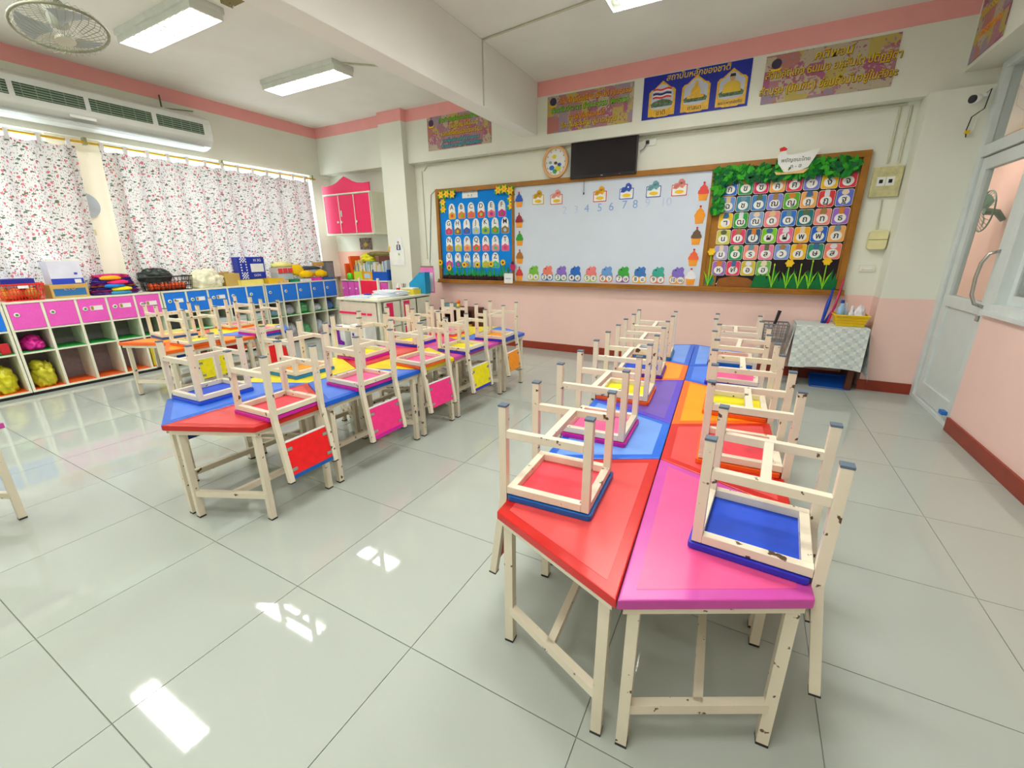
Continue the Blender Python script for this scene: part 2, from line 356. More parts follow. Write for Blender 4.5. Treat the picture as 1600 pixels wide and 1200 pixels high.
# ================================================================== TABLES
TW, LONG, SHORT, TH = .42, .785, .385, .52
def inset(pts, d):
    n = len(pts); A = sum(pts[i][0]*pts[(i+1) % n][1]-pts[(i+1) % n][0]*pts[i][1] for i in range(n)); s = 1 if A > 0 else -1; out = []
    def off(p, q):
        v = (Vector(q)-Vector(p)).normalized(); nrm = Vector((-v.y, v.x))*s; return Vector(p)+nrm*d, v
    for i in range(n):
        p1, v1 = off(pts[i-1], pts[i]); p2, v2 = off(pts[i], pts[(i+1) % n])
        den = v1.x*v2.y-v1.y*v2.x; t = ((p2.x-p1.x)*v2.y-(p2.y-p1.y)*v2.x)/den; q = p1+v1*t; out.append((q.x, q.y))
    return out
def table_shape(kind, s):
    if kind == 'hex': P = [(0, 0), (s*TW, .2), (s*TW, .585), (0, LONG)]
    else: P = [(0, 0), (s*TW, -.2), (s*TW, SHORT+.2), (0, SHORT)]
    if s < 0: P = P[::-1]
    return P
TOPC = {'red': ((206, 30, 24), (230, 76, 76)), 'pink': ((204, 74, 168), (236, 84, 146)), 'blue': ((14, 98, 214), (76, 132, 236)), 'lightblue': ((16, 104, 220), (110, 160, 240)),
        'purple': ((86, 62, 200), (110, 84, 184)), 'orange': ((248, 108, 20), (255, 160, 10)), 'yellow': ((240, 222, 10), (244, 226, 20)), 'coral': ((240, 50, 60), (252, 96, 90))}
def make_table(root_loc, ang, kind, s, colour, label, group):
    P = inset(table_shape(kind, s), .0015)
    t = empty('trapezoid_table', (*root_loc, 0), ang, label, 'table', group)
    band, inn = TOPC[colour]; key = (kind, s)
    top = part('tabletop', ('tt',)+key, lambda b: b.prism(P, TH-.028, TH), mat('top_%s_edge' % colour, band, .28, .5, .05, 12), t, bevel=.004)
    I = inset(P, .034)
    part('inlay', ('in',)+key, lambda b: b.prism(I, TH-.0005, TH+.0006), mat('top_%s' % colour, inn, .3, .5, .07, 9), top)
    A = inset(P, .012)
    part('apron', ('ap',)+key, lambda b: b.prism(A, TH-.052, TH-.028), ENAM, t)
    C = inset(P, .034); w = .029
    for x, y in C:
        lg = part('leg', 'tleg', lambda b: b.box((-w/2, -w/2, .006), (w/2, w/2, TH-.052)), ENAM, t, (x, y, 0))
        part('foot_cap', 'tcap', lambda b: b.box((-w/2-.001, -w/2-.001, 0), (w/2+.001, w/2+.001, .008)), BLACK, lg)
    near = sorted(C, key=lambda p: p[1])[:2]; far = sorted(C, key=lambda p: p[1])[2:]
    for q, pr_ in (('n', near), ('f', far)):
        a, b2 = sorted(pr_)
        part('stretcher', ('st', q)+key, lambda b: b.bar((*a, .135), (*b2, .135), .024, .03), ENAM, t)
    mid = lambda pr_: ((pr_[0][0]+pr_[1][0])/2, (pr_[0][1]+pr_[1][1])/2, .135)
    part('centre_stretcher', ('cs',)+key, lambda b: b.bar(mid(near), mid(far), .024, .03), ENAM, t)
    return t
ROWS = [((-.167, .81), .050, 'right-hand row', 'hex', [('red', 'pink'), ('lightblue', 'red'), ('purple', 'orange'), ('orange', 'blue'), ('lightblue', 'lightblue')]),
        ((-2.365, .845), -.018, 'middle row', 'hex', [('blue', 'red'), ('yellow', 'blue'), ('red', 'yellow'), ('pink', 'pink'), ('yellow', 'blue')]),
        ((-4.63, 1.86), 0, 'row by the cupboards', 'bow', [('orange', 'orange'), ('yellow', 'blue')])]
ORD = ['nearest camera', 'second from camera', 'middle one', 'second from board wall', 'nearest board wall']
for (x0, y0), a, nm, first, cols in ROWS:
    v = 0; kind = first
    for i, (cl, cr) in enumerate(cols):
        for s, c in ((-1, cl), (1, cr)):
            side = 'left' if s < 0 else 'right'
            pos = ORD[i] if len(cols) == 5 else ('end nearest the camera', 'end nearest the board wall')[i]
            make_table((x0-v*math.sin(a), y0+v*math.cos(a)), a, kind, s, c, '%s trapezoid table, %s half of %s, %s' % (c.replace('lightblue', 'light blue'), side, nm, pos), 'trapezoid tables of the %s' % nm)
        v += LONG if kind == 'hex' else SHORT; kind = 'bow' if kind == 'hex' else 'hex'
make_table((-3.52, -.075), 0, 'bow', 1, 'pink', 'pink trapezoid table cut off by the left edge of the photo', 'table at the left edge')

# ================================================================== CHAIRS (upside down on the tables)
CH = .327
UC = {'red': (238, 70, 84), 'pink': (248, 104, 158), 'yellow': (236, 224, 30), 'blue': (32, 78, 206), 'orange': (250, 158, 40), 'lightblue': (120, 170, 235), 'magenta': (206, 20, 160), 'hotpink': (250, 52, 136),
      'edgeblue': (4, 92, 170), 'edgeorange': (240, 96, 22), 'purple': (92, 40, 178), 'indigo': (46, 50, 190), 'teal': (10, 120, 180), 'darkred': (196, 52, 40), 'navy': (24, 36, 120), 'panelred': (246, 24, 30), 'panelorange': (255, 152, 8), 'panelyellow': (240, 226, 16)}
def tubep(x, y, z0, z1, w=.025): return lambda b: b.box((x-w/2, y-w/2, z0), (x+w/2, y+w/2, z1))
def make_chair(loc, ang, under, edge, panel, label, group, foot=None):
    t = empty('classroom_chair', loc, ang, label, 'chair', group)
    part('seat', 'seat', lambda b: b.prism(rrect(-.152, -.152, .128, .152, .012), 0, .019), mat('seat_'+edge, UC[edge], .35, .5, .06, 14), t, bevel=.003)
    part('seat_underside', 'under', lambda b: b.box((-.13, -.13, .019), (.11, .13, .0215)), mat('under_'+under, UC[under], .55, .4, .12, 9), t)
    def frame(b):
        for y in (-.133, .133): b.box((-.118, y-.0125, .022), (.131, y+.0125, .047))
        b.box((-.143, -.1205, .022), (-.118, .1205, .047)); b.box((.105, -.1205, .022), (.13, .1205, .047)); return b
    part('seat_frame', 'sframe', frame, ENAM, t, bevel=.0015)
    for y in (-.133, .133):
        lg = part('leg', 'cleg', tubep(0, 0, .022, CH-.006, .0252), ENAM, t, (-.131, y, 0), bevel=.0015)
        part('foot_cap', 'ccap', tubep(0, 0, CH-.007, CH, .028), mat('cap_grey', (96, 112, 128), .5, .4), lg, bevel=.0015)
        def post(b):
            w = .0252; b.box((-w/2, -w/2, 0), (w/2, w/2, CH-.006)); b.bar((0, 0, .004), (.048, 0, -.315), w, w, (1, 0, 0)); return b
        ps = part('leg', 'cpost', post, ENAM, t, (.1445, y, 0), bevel=.0015)
        part('foot_cap', 'ccap', tubep(0, 0, CH-.007, CH, .028), mat('cap_grey', (96, 112, 128), .5, .4), ps, bevel=.0015)
        part('end_cap', 'cecap', lambda b: b.bar((.0478, 0, -.3145), (.0486, 0, -.320), .027, .027, (1, 0, 0)), BLACK, ps)
        part('side_rung', 'crung', lambda b: b.box((-.118, -.0115, .218), (.132, .0115, .243)), ENAM, t, (0, y, 0), bevel=.0015)
    part('cross_rung', 'xrung', lambda b: b.box((-.012, -.1212, .219), (.012, .1212, .242)), ENAM, t, bevel=.0015)
    pan = part('backrest', 'back', lambda b: b.bar((.1445+.0195, 0, -.115), (.1445+.0455, 0, -.285), .236, .011, (1, 0, 0)), mat('back_'+panel, UC[panel], .4, .5, .08, 30), t, bevel=.002)
    part('top_edge', 'btop', lambda b: b.bar((.1445+.0185, 0, -.108), (.1445+.0193, 0, -.115), .238, .012, (1, 0, 0)), WHITE, pan)
    for y in (-.104, .104):
        for z, x in ((-.148, .0295), (-.255, .0458)):
            part('bracket', 'brk', lambda b: b.box((-.004, -.014, -.009), (.004, .014, .009)), METAL, pan, (.1445+x, y, z), bevel=.001)
    if foot: part('lower_edge', 'blow', lambda b: b.bar((.1445+.0455, 0, -.285), (.1445+.0485, 0, -.305), .236, .011, (1, 0, 0)), mat('back_'+foot, UC[foot], .4), pan)
    return t
TZ = TH+.0012
CHAIRS = {
 'right-hand row': [('left', [(-.475, 1.214, 2.5, 'red', 'edgeblue', 'darkred'), (-.507, 1.765, 1.5, 'pink', 'magenta', 'hotpink'), (-.527, 2.312, 3, 'yellow', 'edgeorange', 'panelorange'), (-.553, 2.846, 4, 'blue', 'purple', 'navy'), (-.577, 3.37, 4, 'lightblue', 'teal', 'blue')]),
                    ('right', [(.113, 1.228, -3.5, 'blue', 'indigo', 'navy'), (.064, 1.772, 1.8, 'red', 'edgeorange', 'panelorange'), (.036, 2.338, 1.5, 'yellow', 'edgeorange', 'panelyellow'), (.008, 2.868, -2, 'pink', 'indigo', 'hotpink'), (-.026, 3.38, 1.1, 'red', 'edgeblue', 'panelred')])],
 'middle row': [('left', [(-2.640, 1.225, 2, 'blue', 'blue', 'navy'), (-2.612, 1.785, 0, 'orange', 'teal', 'blue'), (-2.590, 2.32, 2, 'yellow', 'magenta', 'hotpink'), (-2.575, 2.88, 2, 'yellow', 'indigo', 'blue'), (-2.560, 3.40, 4, 'pink', 'red', 'panelred')]),
                ('right', [(-2.062, 1.255, 1, 'red', 'magenta', 'panelred', 'edgeblue'), (-2.045, 1.795, -1.3, 'pink', 'magenta', 'hotpink', 'magenta'), (-2.035, 2.345, -3, 'pink', 'edgeorange', 'hotpink'), (-2.015, 2.855, -1.5, 'yellow', 'indigo', 'panelyellow', 'indigo'), (-2.01, 3.40, 3, 'orange', 'indigo', 'panelorange')])],
 'row by the cupboards': [('left', [(-4.935, 2.07, -5, 'yellow', 'edgeblue', 'blue'), (-4.92, 2.66, 2, 'pink', 'edgeorange', 'panelred')]),
                          ('right', [(-4.33, 1.98, 3, 'yellow', 'edgeorange', 'panelyellow'), (-4.33, 2.58, 2, 'pink', 'magenta', 'panelred')])]}
NICE = {'edgeblue': 'blue', 'edgeorange': 'orange', 'lightblue': 'light blue', 'hotpink': 'hot pink', 'panelred': 'red', 'panelorange': 'orange', 'panelyellow': 'yellow', 'darkred': 'dark red'}
for nm, sides in CHAIRS.items():
    for side, L in sides:
        for i, c in enumerate(L):
            pos = ORD[i] if len(L) == 5 else ('nearest camera', 'nearest board wall')[i]
            make_chair((c[0], c[1], TZ), math.radians(c[2])+(PI if side == 'left' else 0), c[3], c[4], c[5],
                       'upturned chair, %s underside, %s seat edge, %s of %s, %s' % (NICE.get(c[3], c[3]), NICE.get(c[4], c[4]), side, nm, pos), 'upturned chairs on the %s' % nm, c[6] if len(c) > 6 else None)
tag(MB().tube([(-2.74, 2.62, TH+.022), (-2.66, 2.62, TH+.022)], .02, 12).build('pencil_roll', UC and col((46, 50, 190), .5)), 'small blue roll lying on the pink table', 'roll') if 0 else None

# ================================================================== CUPBOARDS ALONG THE LEFT WALL
CXF, CXB = -5.93, -6.24
GREEN = col((30, 160, 70), .5); ORNG = col((236, 96, 20), .5)
def cupboard(y0, n, doorm, dn, label, plates, knobc, pitch=.241):
    y1 = y0+n*pitch+.02
    c = empty('cubby_cupboard', (0, y0, 0), 0, label, 'cupboard', 'cubby cupboards along the window wall'); H = y1-y0
    box('top_panel', (CXB, 0, .868), (CXF+.005, H, .886), LAM, c, .002); box('base_panel', (CXB, 0, .03), (CXF, H, .05), LAM, c)
    box('plinth', (CXB+.02, 0, 0), (CXF-.01, H, .03), BLACK, c)
    box('back_panel', (CXB, 0, .05), (CXB+.01, H, .868), mat('inner_board', (150, 140, 146), .6, .3, .1, 30), c)
    for i in range(n+1):
        yy = .01+i*pitch; th = .01 if 0 < i < n else .0095
        box('divider', (CXB+.01, yy-th, .05), (CXF, yy+th, .868), LAM, c)
    for i in range(n):
        a, b = .01+i*pitch+.0102, .01+(i+1)*pitch-.0102
        box('shelf', (CXB+.01, a, .398), (CXF-.001, b, .414), LAM, c); box('shelf', (CXB+.01, a, .614), (CXF-.001, b, .63), LAM, c)
        box('shelf_liner', (CXB+.012, a, .414), (CXF-.003, b, .417), GREEN, c); box('shelf_liner', (CXB+.012, a, .05), (CXF-.003, b, .053), ORNG, c)
        d = part('door', ('cd', round(pitch, 3)), lambda q: q.box((0, 0, 0), (.014, b-a-.003, .232)), doorm, c, (CXF-.012, a+.0015, .633), bevel=.002)
        part('knob', 'cknob', lambda q: q.tube([(.012, .045, .135), (.020, .045, .135)], [.021, .019], 14), WHITE, d)
        part('knob_lock', 'cknob2'+knobc, lambda q: q.tube([(.0195, .045, .135), (.0215, .045, .135)], .011, 12), col((70, 150, 60) if knobc == 'g' else (130, 90, 40), .4), d)
        if i in plates:
            nt_ = part('name_card', 'ncard', lambda q: q.box((.0142, .085, .115), (.0155, .185, .16)), WHITE, d)
            part('card_picture', 'ncp', lambda q: q.box((.0156, .09, .12), (.0162, .112, .155)), col((170, 140, 60), .6), nt_)
    return c
cupboard(-.008, 5, BLUEL, 'blue', 'cubby cupboard with blue doors cut off at the left edge of the photo', (), 'g')
cupboard(1.222, 5, PINKL, 'pink', 'cubby cupboard with five magenta doors by the left window wall', (2, 3, 4), 'g')
cupboard(2.457, 5, BLUEL, 'blue', 'cubby cupboard with blue doors next to the magenta one', (0, 1, 2), 'g')
cupboard(3.692, 5, BLUEL, 'blue', 'cubby cupboard with blue doors nearest the back wall', (), 'b')
# low cupboard on the back wall
bc = empty('low_cupboard', (-5.90, 4.98, 0), 0, 'low cupboard with small magenta doors under the pink wall cabinet', 'cupboard')
box('top_panel', (0, 0, .86), (1.03, .33, .88), LAM, bc, .002); box('base_panel', (0, .02, .03), (1.03, .33, .05), LAM, bc); box('back_panel', (0, .32, .05), (1.03, .33, .86), LAM, bc)
for i in range(8): box('divider', (i*.145, .02, .05), (i*.145+.012, .32, .86), LAM, bc)
for i in range(7):
    x = i*.145+.013
    d = part('door', 'bdoor', lambda q: q.box((0, 0, 0), (.13, .014, .24)), PINKL, bc, (x, .005, .61), bevel=.002)
    part('knob', 'bknob', lambda q: q.tube([(.03, -.008, .13), (.03, .002, .13)], .014, 12), WHITE, d)
    box('shelf', (x, .02, .40), (x+.13, .32, .415), LAM, bc); box('shelf', (x, .02, .595), (x+.13, .32, .61), LAM, bc)

# ---- bags and papers in the cubbies
def bag(name, c, size, colour, seed, label, group=None, amp=.25, mat_=None, rough=.35):
    b_ = MB().blob((0, 0, 0), size, seed, amp, 3.0, 4)
    if name == 'plastic_bag':
        for q in range(4): b_.blob((.02*math.sin(q*2+seed), size[1]*.4*math.cos(q*2.2+seed), size[2]*(.55+.18*q)), (size[0]*.62, size[1]*.6, size[2]*.42), seed+q*5, .4, 4, 3)
    o = b_.build(name, mat_ or mat('bag_%02x%02x%02x' % colour, colour, rough, .5, .2, 22, bump=.3), None, c, smooth=True)
    return tag(o, label, 'bag', group)
def cy(k, i): return (-.008, 1.222, 2.457, 3.692)[k]+.01+.241*(i+.5)
bag('plastic_bag', (-6.07, cy(1, 0), .418), (.115, .08, .082), (216, 30, 150), 1, 'crumpled magenta plastic bag in the first open cubby')
bag('plastic_bag', (-6.06, cy(1, 0), .054), (.12, .082, .15), (196, 190, 40), 2, 'yellow-green plastic bag below the magenta bag')
bag('plastic_bag', (-6.06, cy(0, 4), .054), (.12, .082, .16), (206, 200, 30), 3, 'full yellow-green plastic bag at the left edge of the photo', None)
bag('plastic_bag', (-6.06, cy(0, 4)-.01, .418), (.12, .09, .08), (120, 170, 90), 5, 'green plastic bag in the cubby under the leftmost blue door')
tag(box('snack_bag', (-5.99, cy(0, 4)+.03, .418), (-5.96, cy(0, 4)+.095, .52), col((210, 40, 50), .4), None, .008), 'small red snack bag in the cubby under the leftmost blue door', 'bag')
tag(box('storage_box', (-6.16, cy(1, 4)-.09, .054), (-5.95, cy(1, 4)+.095, .30), col((226, 206, 40), .4), None, .008), 'yellow storage box in the lower cubby behind the orange tables', 'box')
k = 0
for i in range(5):
    cc_ = ((120, 150, 170), (170, 170, 180), (90, 170, 110), (190, 200, 210), (80, 110, 180))[i]
    for zz, h in ((.418, .1+.02*(i % 3)), (.054, .16+.04*(i % 2))):
        k += 1; yy = cy(3, i)
        tag(MB().blob((0, 0, 0), (.1, .095, h*.75), 10+k, .22, 3).build('clear_bag', mat('clearbag_%d' % i, cc_, .25, .5, .35, 18, bump=.3), None, (-6.07, yy, zz), smooth=True),
            '%s plastic bag, %s row, %s cubby of the far blue cupboard' % (('slate', 'grey', 'green', 'white', 'blue')[i], 'middle' if zz > .3 else 'bottom', ('first', 'second', 'third', 'fourth', 'fifth')[i]), 'bag', 'bags in the far blue cupboard')
for i in (2, 3, 4):
    yy = cy(2, i)
    st = empty('paper_stack', (-6.08, yy, .418), 0, 'paper stack in %s cubby of the blue cupboard next to the magenta one' % ('third', 'fourth', 'fifth')[i-2], 'papers', 'paper stacks in the cubbies')
    for q in range(5): box('sheet_pad', (-.1+random.uniform(-.01, .01), -.085+random.uniform(-.01, .01), q*.016), (.1, .085, q*.016+.014), col(((225, 228, 230), (200, 215, 225), (230, 230, 215))[q % 3], .7), st)

# ---- things on top of the left cupboards
ZT = .887
def basket(loc, sx, sy, h, colour, label, name='basket', open_=True, flare=.02):
    t = empty(name, loc, 0, label, 'basket'); mm = mat('basket_%02x%02x%02x' % colour, colour, .4)
    box('base', (-sx, -sy, 0), (sx, sy, .008), mm, t)
    MB().tube([(-sx-flare, -sy-flare, h), (sx+flare, -sy-flare, h), (sx+flare, sy+flare, h), (-sx-flare, sy+flare, h)], .008, 6, True).build('rim', mm, t)
    b = MB(); n = 12
    for i in range(n+1):
        u = -1+2*i/n
        for s in (-1, 1):
            b.bar((s*sx, u*sy, .006), (s*(sx+flare), u*(sy+flare), h), .008, .004)
            if abs(u) < .99 and i % 2 == 0: b.bar((u*sx, s*sy, .006), (u*(sx+flare), s*(sy+flare), h), .008, .004)
    for zf in (.33, .66):
        f = flare*zf; z = h*zf
        for s in (-1, 1): b.bar((s*(sx+f), -sy-f, z), (s*(sx+f), sy+f, z), .004, .006); b.bar((-sx-f, s*(sy+f), z), (sx+f, s*(sy+f), z), .004, .006)
    o = b.build('lattice', mm, t); o['kind'] = 'stuff'; return t
rb = basket((-6.08, 1.39, ZT), .11, .125, .15, (226, 40, 26), 'red plastic basket with a white label on the leftmost cupboards')
box('name_label', (.125, -.03, .115), (.134, .04, .14), WHITE, rb)
for i in range(4):
    tag(MB().blob((0, 0, 0), (.05, .05, .07), 30+i, .2).build('wrapped_bundle', col(((230, 180, 60), (220, 120, 60), (210, 80, 60), (200, 150, 60))[i], .6), None, (-6.12+.06*(i % 2), 1.30+.055*i, ZT+.012), smooth=True), ('amber bundle nearest the camera', 'rust bundle', 'brick red bundle', 'tan bundle farthest')[i]+' inside the red basket', 'bundle', 'bundles inside the red basket')
tag(box('paper_ream', (-6.17, 1.28, ZT+.152), (-6.02, 1.50, ZT+.20), col((30, 40, 150), .5), None, .004), 'dark blue packet lying across the red basket', 'packet')
ct = empty('carton', (-6.12, 1.72, ZT), 0, 'tan and blue printed carton under the white and blue box', 'box')
box('body', (-.10, -.14, 0), (.13, .14, .13), col((206, 168, 90), .7), ct, .003); box('printed_panel', (.1301, -.12, .02), (.1312, .12, .09), col((40, 110, 170), .6), ct)
text('LTU', .05, (-5.987, 1.72, ZT+.09), col((226, 150, 30), .6), None, 'left'); TEXTS[-1].parent = ct; TEXTS[-1].location = (.1318, 0, .09)
ct = empty('carton', (-6.12, 1.735, ZT+.131), 0, 'white and blue box standing open on the tan carton', 'box')
box('body', (-.09, -.12, 0), (.1, .12, .22), mat('box_white_blue', (226, 228, 246), .5), ct, .003)
box('blue_band', (.1001, -.12, 0), (.1015, .12, .055), col((40, 70, 200), .5), ct); box('white_label', (.1016, .05, .008), (.1024, .1, .045), WHITE, ct); box('blue_mark', (.1001, .06, .09), (.1012, .085, .11), col((60, 80, 200), .5), ct)
for s in (-1, 1): MB().prism([(-.12 if s < 0 else 0, .22), (0 if s < 0 else .12, .22), (.0 if s < 0 else .12, .235+.012*s), (-.12 if s < 0 else 0, .245)], .092, .1, 'x').build('flap', WHITE, ct)
FC = [(96, 60, 150), (150, 50, 110), (60, 60, 150), (176, 90, 60), (110, 40, 130), (90, 70, 170), (70, 50, 140), (196, 50, 110)]
for i in range(8):
    tag(MB().blob((0, 0, 0), (.10, .21-.008*i, .026), 50+i, .3, 5, 4).build('folded_cloth', mat('cloth_%d' % i, FC[i], .8, .2, .5, 25), None, (-6.08, 2.10, ZT+.0245*i), smooth=True), 'folded %s cloth, number %d from the bottom of the colourful pile' % (('purple', 'maroon', 'blue', 'rust', 'plum', 'lilac', 'violet', 'rose')[i], i+1), 'cloth', 'pile of colourful folded cloths')
for i, (yy, z, c, n_) in enumerate(((2.06, .155, (250, 170, 10), 'orange'), (2.11, .11, (250, 40, 120), 'pink'), (2.08, .075, (20, 130, 220), 'blue'), (2.13, .04, (246, 226, 20), 'yellow'), (2.12, .002, (60, 150, 200), 'pale blue'))):
    tag(MB().blob((0, 0, 0), (.05, .09, .028), 70+i, .15, 3).build('folded_cloth', col(c, .8), None, (-5.98, yy, ZT+z), smooth=True), 'bright %s folded cloth hanging out of the front of the pile' % n_, 'cloth', 'bright cloths at the front of the pile')
bb = basket((-6.09, 2.60, ZT), .11, .21, .16, (26, 26, 30), 'black plastic basket holding orange and dark things')
for i in range(7): tag(MB().blob((0, 0, 0), (.06, .03, .05), 90+i, .2).build('orange_bundle', col((240, 90, 30), .6), None, (-6.08, 2.43+.055*i, ZT+.01), smooth=True), 'orange bundle inside the black basket, %s from the left' % ('first', 'second', 'third', 'fourth', 'fifth', 'sixth', 'last')[i], 'bundle', 'orange bundles in the black basket')
bag('dark_bag', (-6.12, 2.52, ZT+.10), (.09, .16, .10), (34, 46, 40), 8, 'dark green cloth bag heaped on the black basket')
bag('cloth_sack', (-6.07, 3.03, ZT), (.12, .19, .145), (238, 234, 204), 9, 'cream cloth sack slumped on the blue cupboard', amp=.3, rough=.8)
ct = empty('carton', (-6.12, 3.35, ZT), 0, 'small brown cardboard box right of the cream sack', 'box')
box('body', (-.06, -.1, 0), (.08, .1, .16), mat('cardboard', (196, 166, 92), .8), ct, .003); MB().prism([(-.1, .16), (.1, .16), (.11, .185), (-.09, .175)], -.05, -.045, 'x').build('flap', mat('cardboard', (196, 166, 92), .8), ct)
ct = empty('carton', (-6.10, 3.63, ZT+.075), .06, 'blue box with white checks standing on yellow trays', 'box')
box('body', (-.06, -.19, 0), (.06, .19, .29), col((24, 50, 170), .45), ct, .004)
ck = MB()
for i in range(16):
    for j in range(5):
        if (i+j) % 2 == 0 and not (i in range(5, 12) and j in (1, 2, 3)): ck.box((.0601, -.16+.018*j, .002+.018*i), (.0608, -.16+.018*(j+1), .002+.018*(i+1)))
o = ck.build('white_checks', WHITE, ct); o['kind'] = 'stuff'
box('white_panel', (.0601, -.02, .09), (.0608, .17, .2), WHITE, ct); text('H 3G', .05, (.061, .09, .245), WHITE, ct, 'left'); text('GGN', .045, (.061, .06, .045), WHITE, ct, 'left')
for i, (yy, wd) in enumerate(((3.56, .15), (3.90, .11))):
    t = empty('tray', (-6.07, yy, ZT), 0, ('pale yellow tray under the blue checked box', 'yellow tray right of the blue checked box')[i], 'tray', 'yellow trays on the blue cupboard')
    box('base', (-.1, -wd, 0), (.1, wd, .01), col(((240, 226, 120), (236, 196, 40))[i], .4), t)
    for s in (-1, 1): box('side', (s*.1-.004, -wd-.004, 0), (s*.1+.004, wd+.004, .07), col(((240, 226, 120), (236, 196, 40))[i], .4), t); box('side', (-.1, s*wd-.004, 0), (.1, s*wd+.004, .07), col(((240, 226, 120), (236, 196, 40))[i], .4), t)
t = empty('storage_tub', (-6.12, 4.10, ZT), 0, 'clear tub with red packets and pale yellow cloth on top', 'tub')
box('body', (-.08, -.12, 0), (.1, .12, .13), col((196, 206, 214), .3), t, .01)
for i in range(3): box('red_packet', (.1005, -.11+.08*i, .135), (.112, -.045+.08*i, .20), col((240, 70, 70), .5), t)
box('inner_box', (-.08, -.12, .131), (.1, .12, .21), col((230, 226, 220), .5), t, .006)
for i, (x, y, z, sx, sy, sz, c, lb_) in enumerate(((-6.12, 4.12, ZT+.212, .1, .16, .05, (240, 236, 150), 'pale yellow cloth draped on the clear tub'), (-6.12, 4.34, ZT+.09, .1, .13, .10, (246, 206, 30), 'yellow cloth heap right of the clear tub'),
        (-6.02, 4.44, ZT+.055, .07, .12, .065, (250, 204, 20), 'yellow folded cloth at the front, left of the pair'), (-6.02, 4.70, ZT+.055, .07, .11, .065, (252, 208, 10), 'yellow folded cloth at the front, right of the pair'), (-6.12, 4.58, ZT+.16, .08, .2, .035, (70, 80, 90), 'dark grey cloth over the yellow cloths'))):
    tag(MB().blob((0, 0, 0), (sx, sy, sz), 110+i, .2, 3).build('cloth', mat('heap_%d' % i, c, .8, .2, .08, 14), None, (x, y, z), smooth=True), lb_, 'cloth')
for i, (y, c, lb_) in enumerate(((4.02, (236, 190, 130), 'beige paper packet at the cupboard edge'), (4.18, (30, 140, 90), 'green folded sheet at the cupboard edge'), (4.38, (226, 226, 236), 'white paper pad under the yellow cloths'), (4.58, (230, 70, 180), 'magenta and white papers under the yellow cloths'), (4.80, (60, 110, 180), 'blue magazines under the grey bin'))):
    tag(box('paper_pile', (-6.15, y-.1, ZT), (-5.95, y+.09, ZT+.035+.005*(i % 2)), mat('pp_%d' % i, c, .6, .3, .3, 30), None, .004), lb_, 'papers')
t = empty('waste_bin', (-6.08, 4.90, ZT), 0, 'grey rectangular bin with a black side at the end of the cupboards', 'bin')
MB().prism([(-.06, -.06), (.06, -.06), (.06, .06), (-.06, .06)], .0, .27).build('body', mat('bin_grey', (136, 142, 146), .5, .4, .2, 60), t, bevel=.006)
box('side_panel', (-.06, .0601, 0), (.06, .066, .27), BLACK, t); box('rim', (-.064, -.064, .27), (.064, .07, .28), BLACK, t)
tag(box('small_carton', (-6.14, 4.66, ZT+.21), (-6.04, 4.80, ZT+.27), col((200, 160, 90), .7), None, .003), 'small tan carton behind the yellow cloths', 'box')
for i, yy in enumerate((5.09, 5.20)):
    b = MB(); b.lathe([(.02, 0), (.022, .01), (.022, .1), (.009, .13), (.009, .15)], 14)
    o = b.build('glue_bottle', WHITE, None, (-5.82+.12*i, 5.22, .881), smooth=True); tag(o, 'small white glue bottle with green cap, %s of the pair' % ('left', 'right')[i], 'bottle', 'glue bottles on the low cupboard')
    MB().lathe([(.011, .15), (.011, .175), (.004, .2)], 12).build('cap', col((30, 150, 60), .4), o)

# ---- magazine files and folders on the low back cupboard
CNM = {(236, 240, 240): 'white', (200, 220, 235): 'pale blue', (150, 200, 170): 'green', (240, 220, 150): 'cream', (130, 160, 190): 'slate blue', (250, 250, 245): 'bright white'}
def mag_file(x0, x1, colour, label, n, seed, frame=None):
    t = empty('magazine_file', (x0, 5.0, .881), 0, label, 'file holder', 'magazine files on the low cupboard'); mm = mat('file_%02x%02x%02x' % colour, colour, .5); W = x1-x0
    box('front', (0, 0, 0), (W, .006, .13), mm, t); box('back', (0, .23, 0), (W, .236, .22), mm, t); box('base', (0, .006, 0), (W, .23, .005), mm, t)
    for s in (0, W-.005): box('side', (s, .006, .005), (s+.005, .23, .16), mm, t)
    if frame: box('label_card', (W*.2, -.002, .03), (W*.8, -.0005, .10), col((180, 215, 240), .5), t)
    R = random.Random(seed)
    for i in range(n):
        x = x0+.008+(W-.02)*i/n; h = .2+R.random()*.1; c = R.choice([(236, 240, 240), (200, 220, 235), (150, 200, 170), (240, 220, 150), (130, 160, 190), (250, 250, 245)])
        o = box('booklet', (0, 0, 0), ((W-.02)/n*.6, .19, h), col(c, .6)); o.location = (x, 5.022, .887); o.rotation_euler = (0, R.uniform(-.03, .05), 0)
        tag(o, '%s booklet, %s from the left in the %s' % (CNM[c], ('first', 'second', 'third', 'fourth', 'fifth', 'sixth', 'seventh', 'eighth', 'ninth', 'tenth', 'eleventh', 'last')[i], label.split(' with')[0]), 'booklet', 'booklets in the %s' % label.split(' with')[0])
mag_file(-5.60, -5.42, (212, 226, 60), 'lime green magazine file with pale booklets', 7, 3)
mag_file(-5.41, -5.20, (250, 176, 30), 'orange-yellow magazine file with a blue card label', 8, 4, True)
mag_file(-5.19, -4.89, (14, 90, 200), 'blue magazine file with colourful booklets', 12, 5)
o = box('binder', (-.025, -.1, 0), (.025, .1, .36), col((250, 96, 16), .45), None, .004); o.location = (-5.66, 5.13, .886); o.rotation_euler = (0, -.12, 0); tag(o, 'tall orange binder leaning on the low cupboard', 'binder')
tag(box('binder', (-5.80, 5.0, .881), (-5.765, 5.2, 1.13), col((240, 100, 40), .5), None, .003), 'shorter orange binder left of the tall one', 'binder')
bag('yellow_bag', (-5.42, 5.16, 1.16), (.14, .08, .085), (240, 230, 20), 14, 'yellow cloth bag lying on the magazine files')
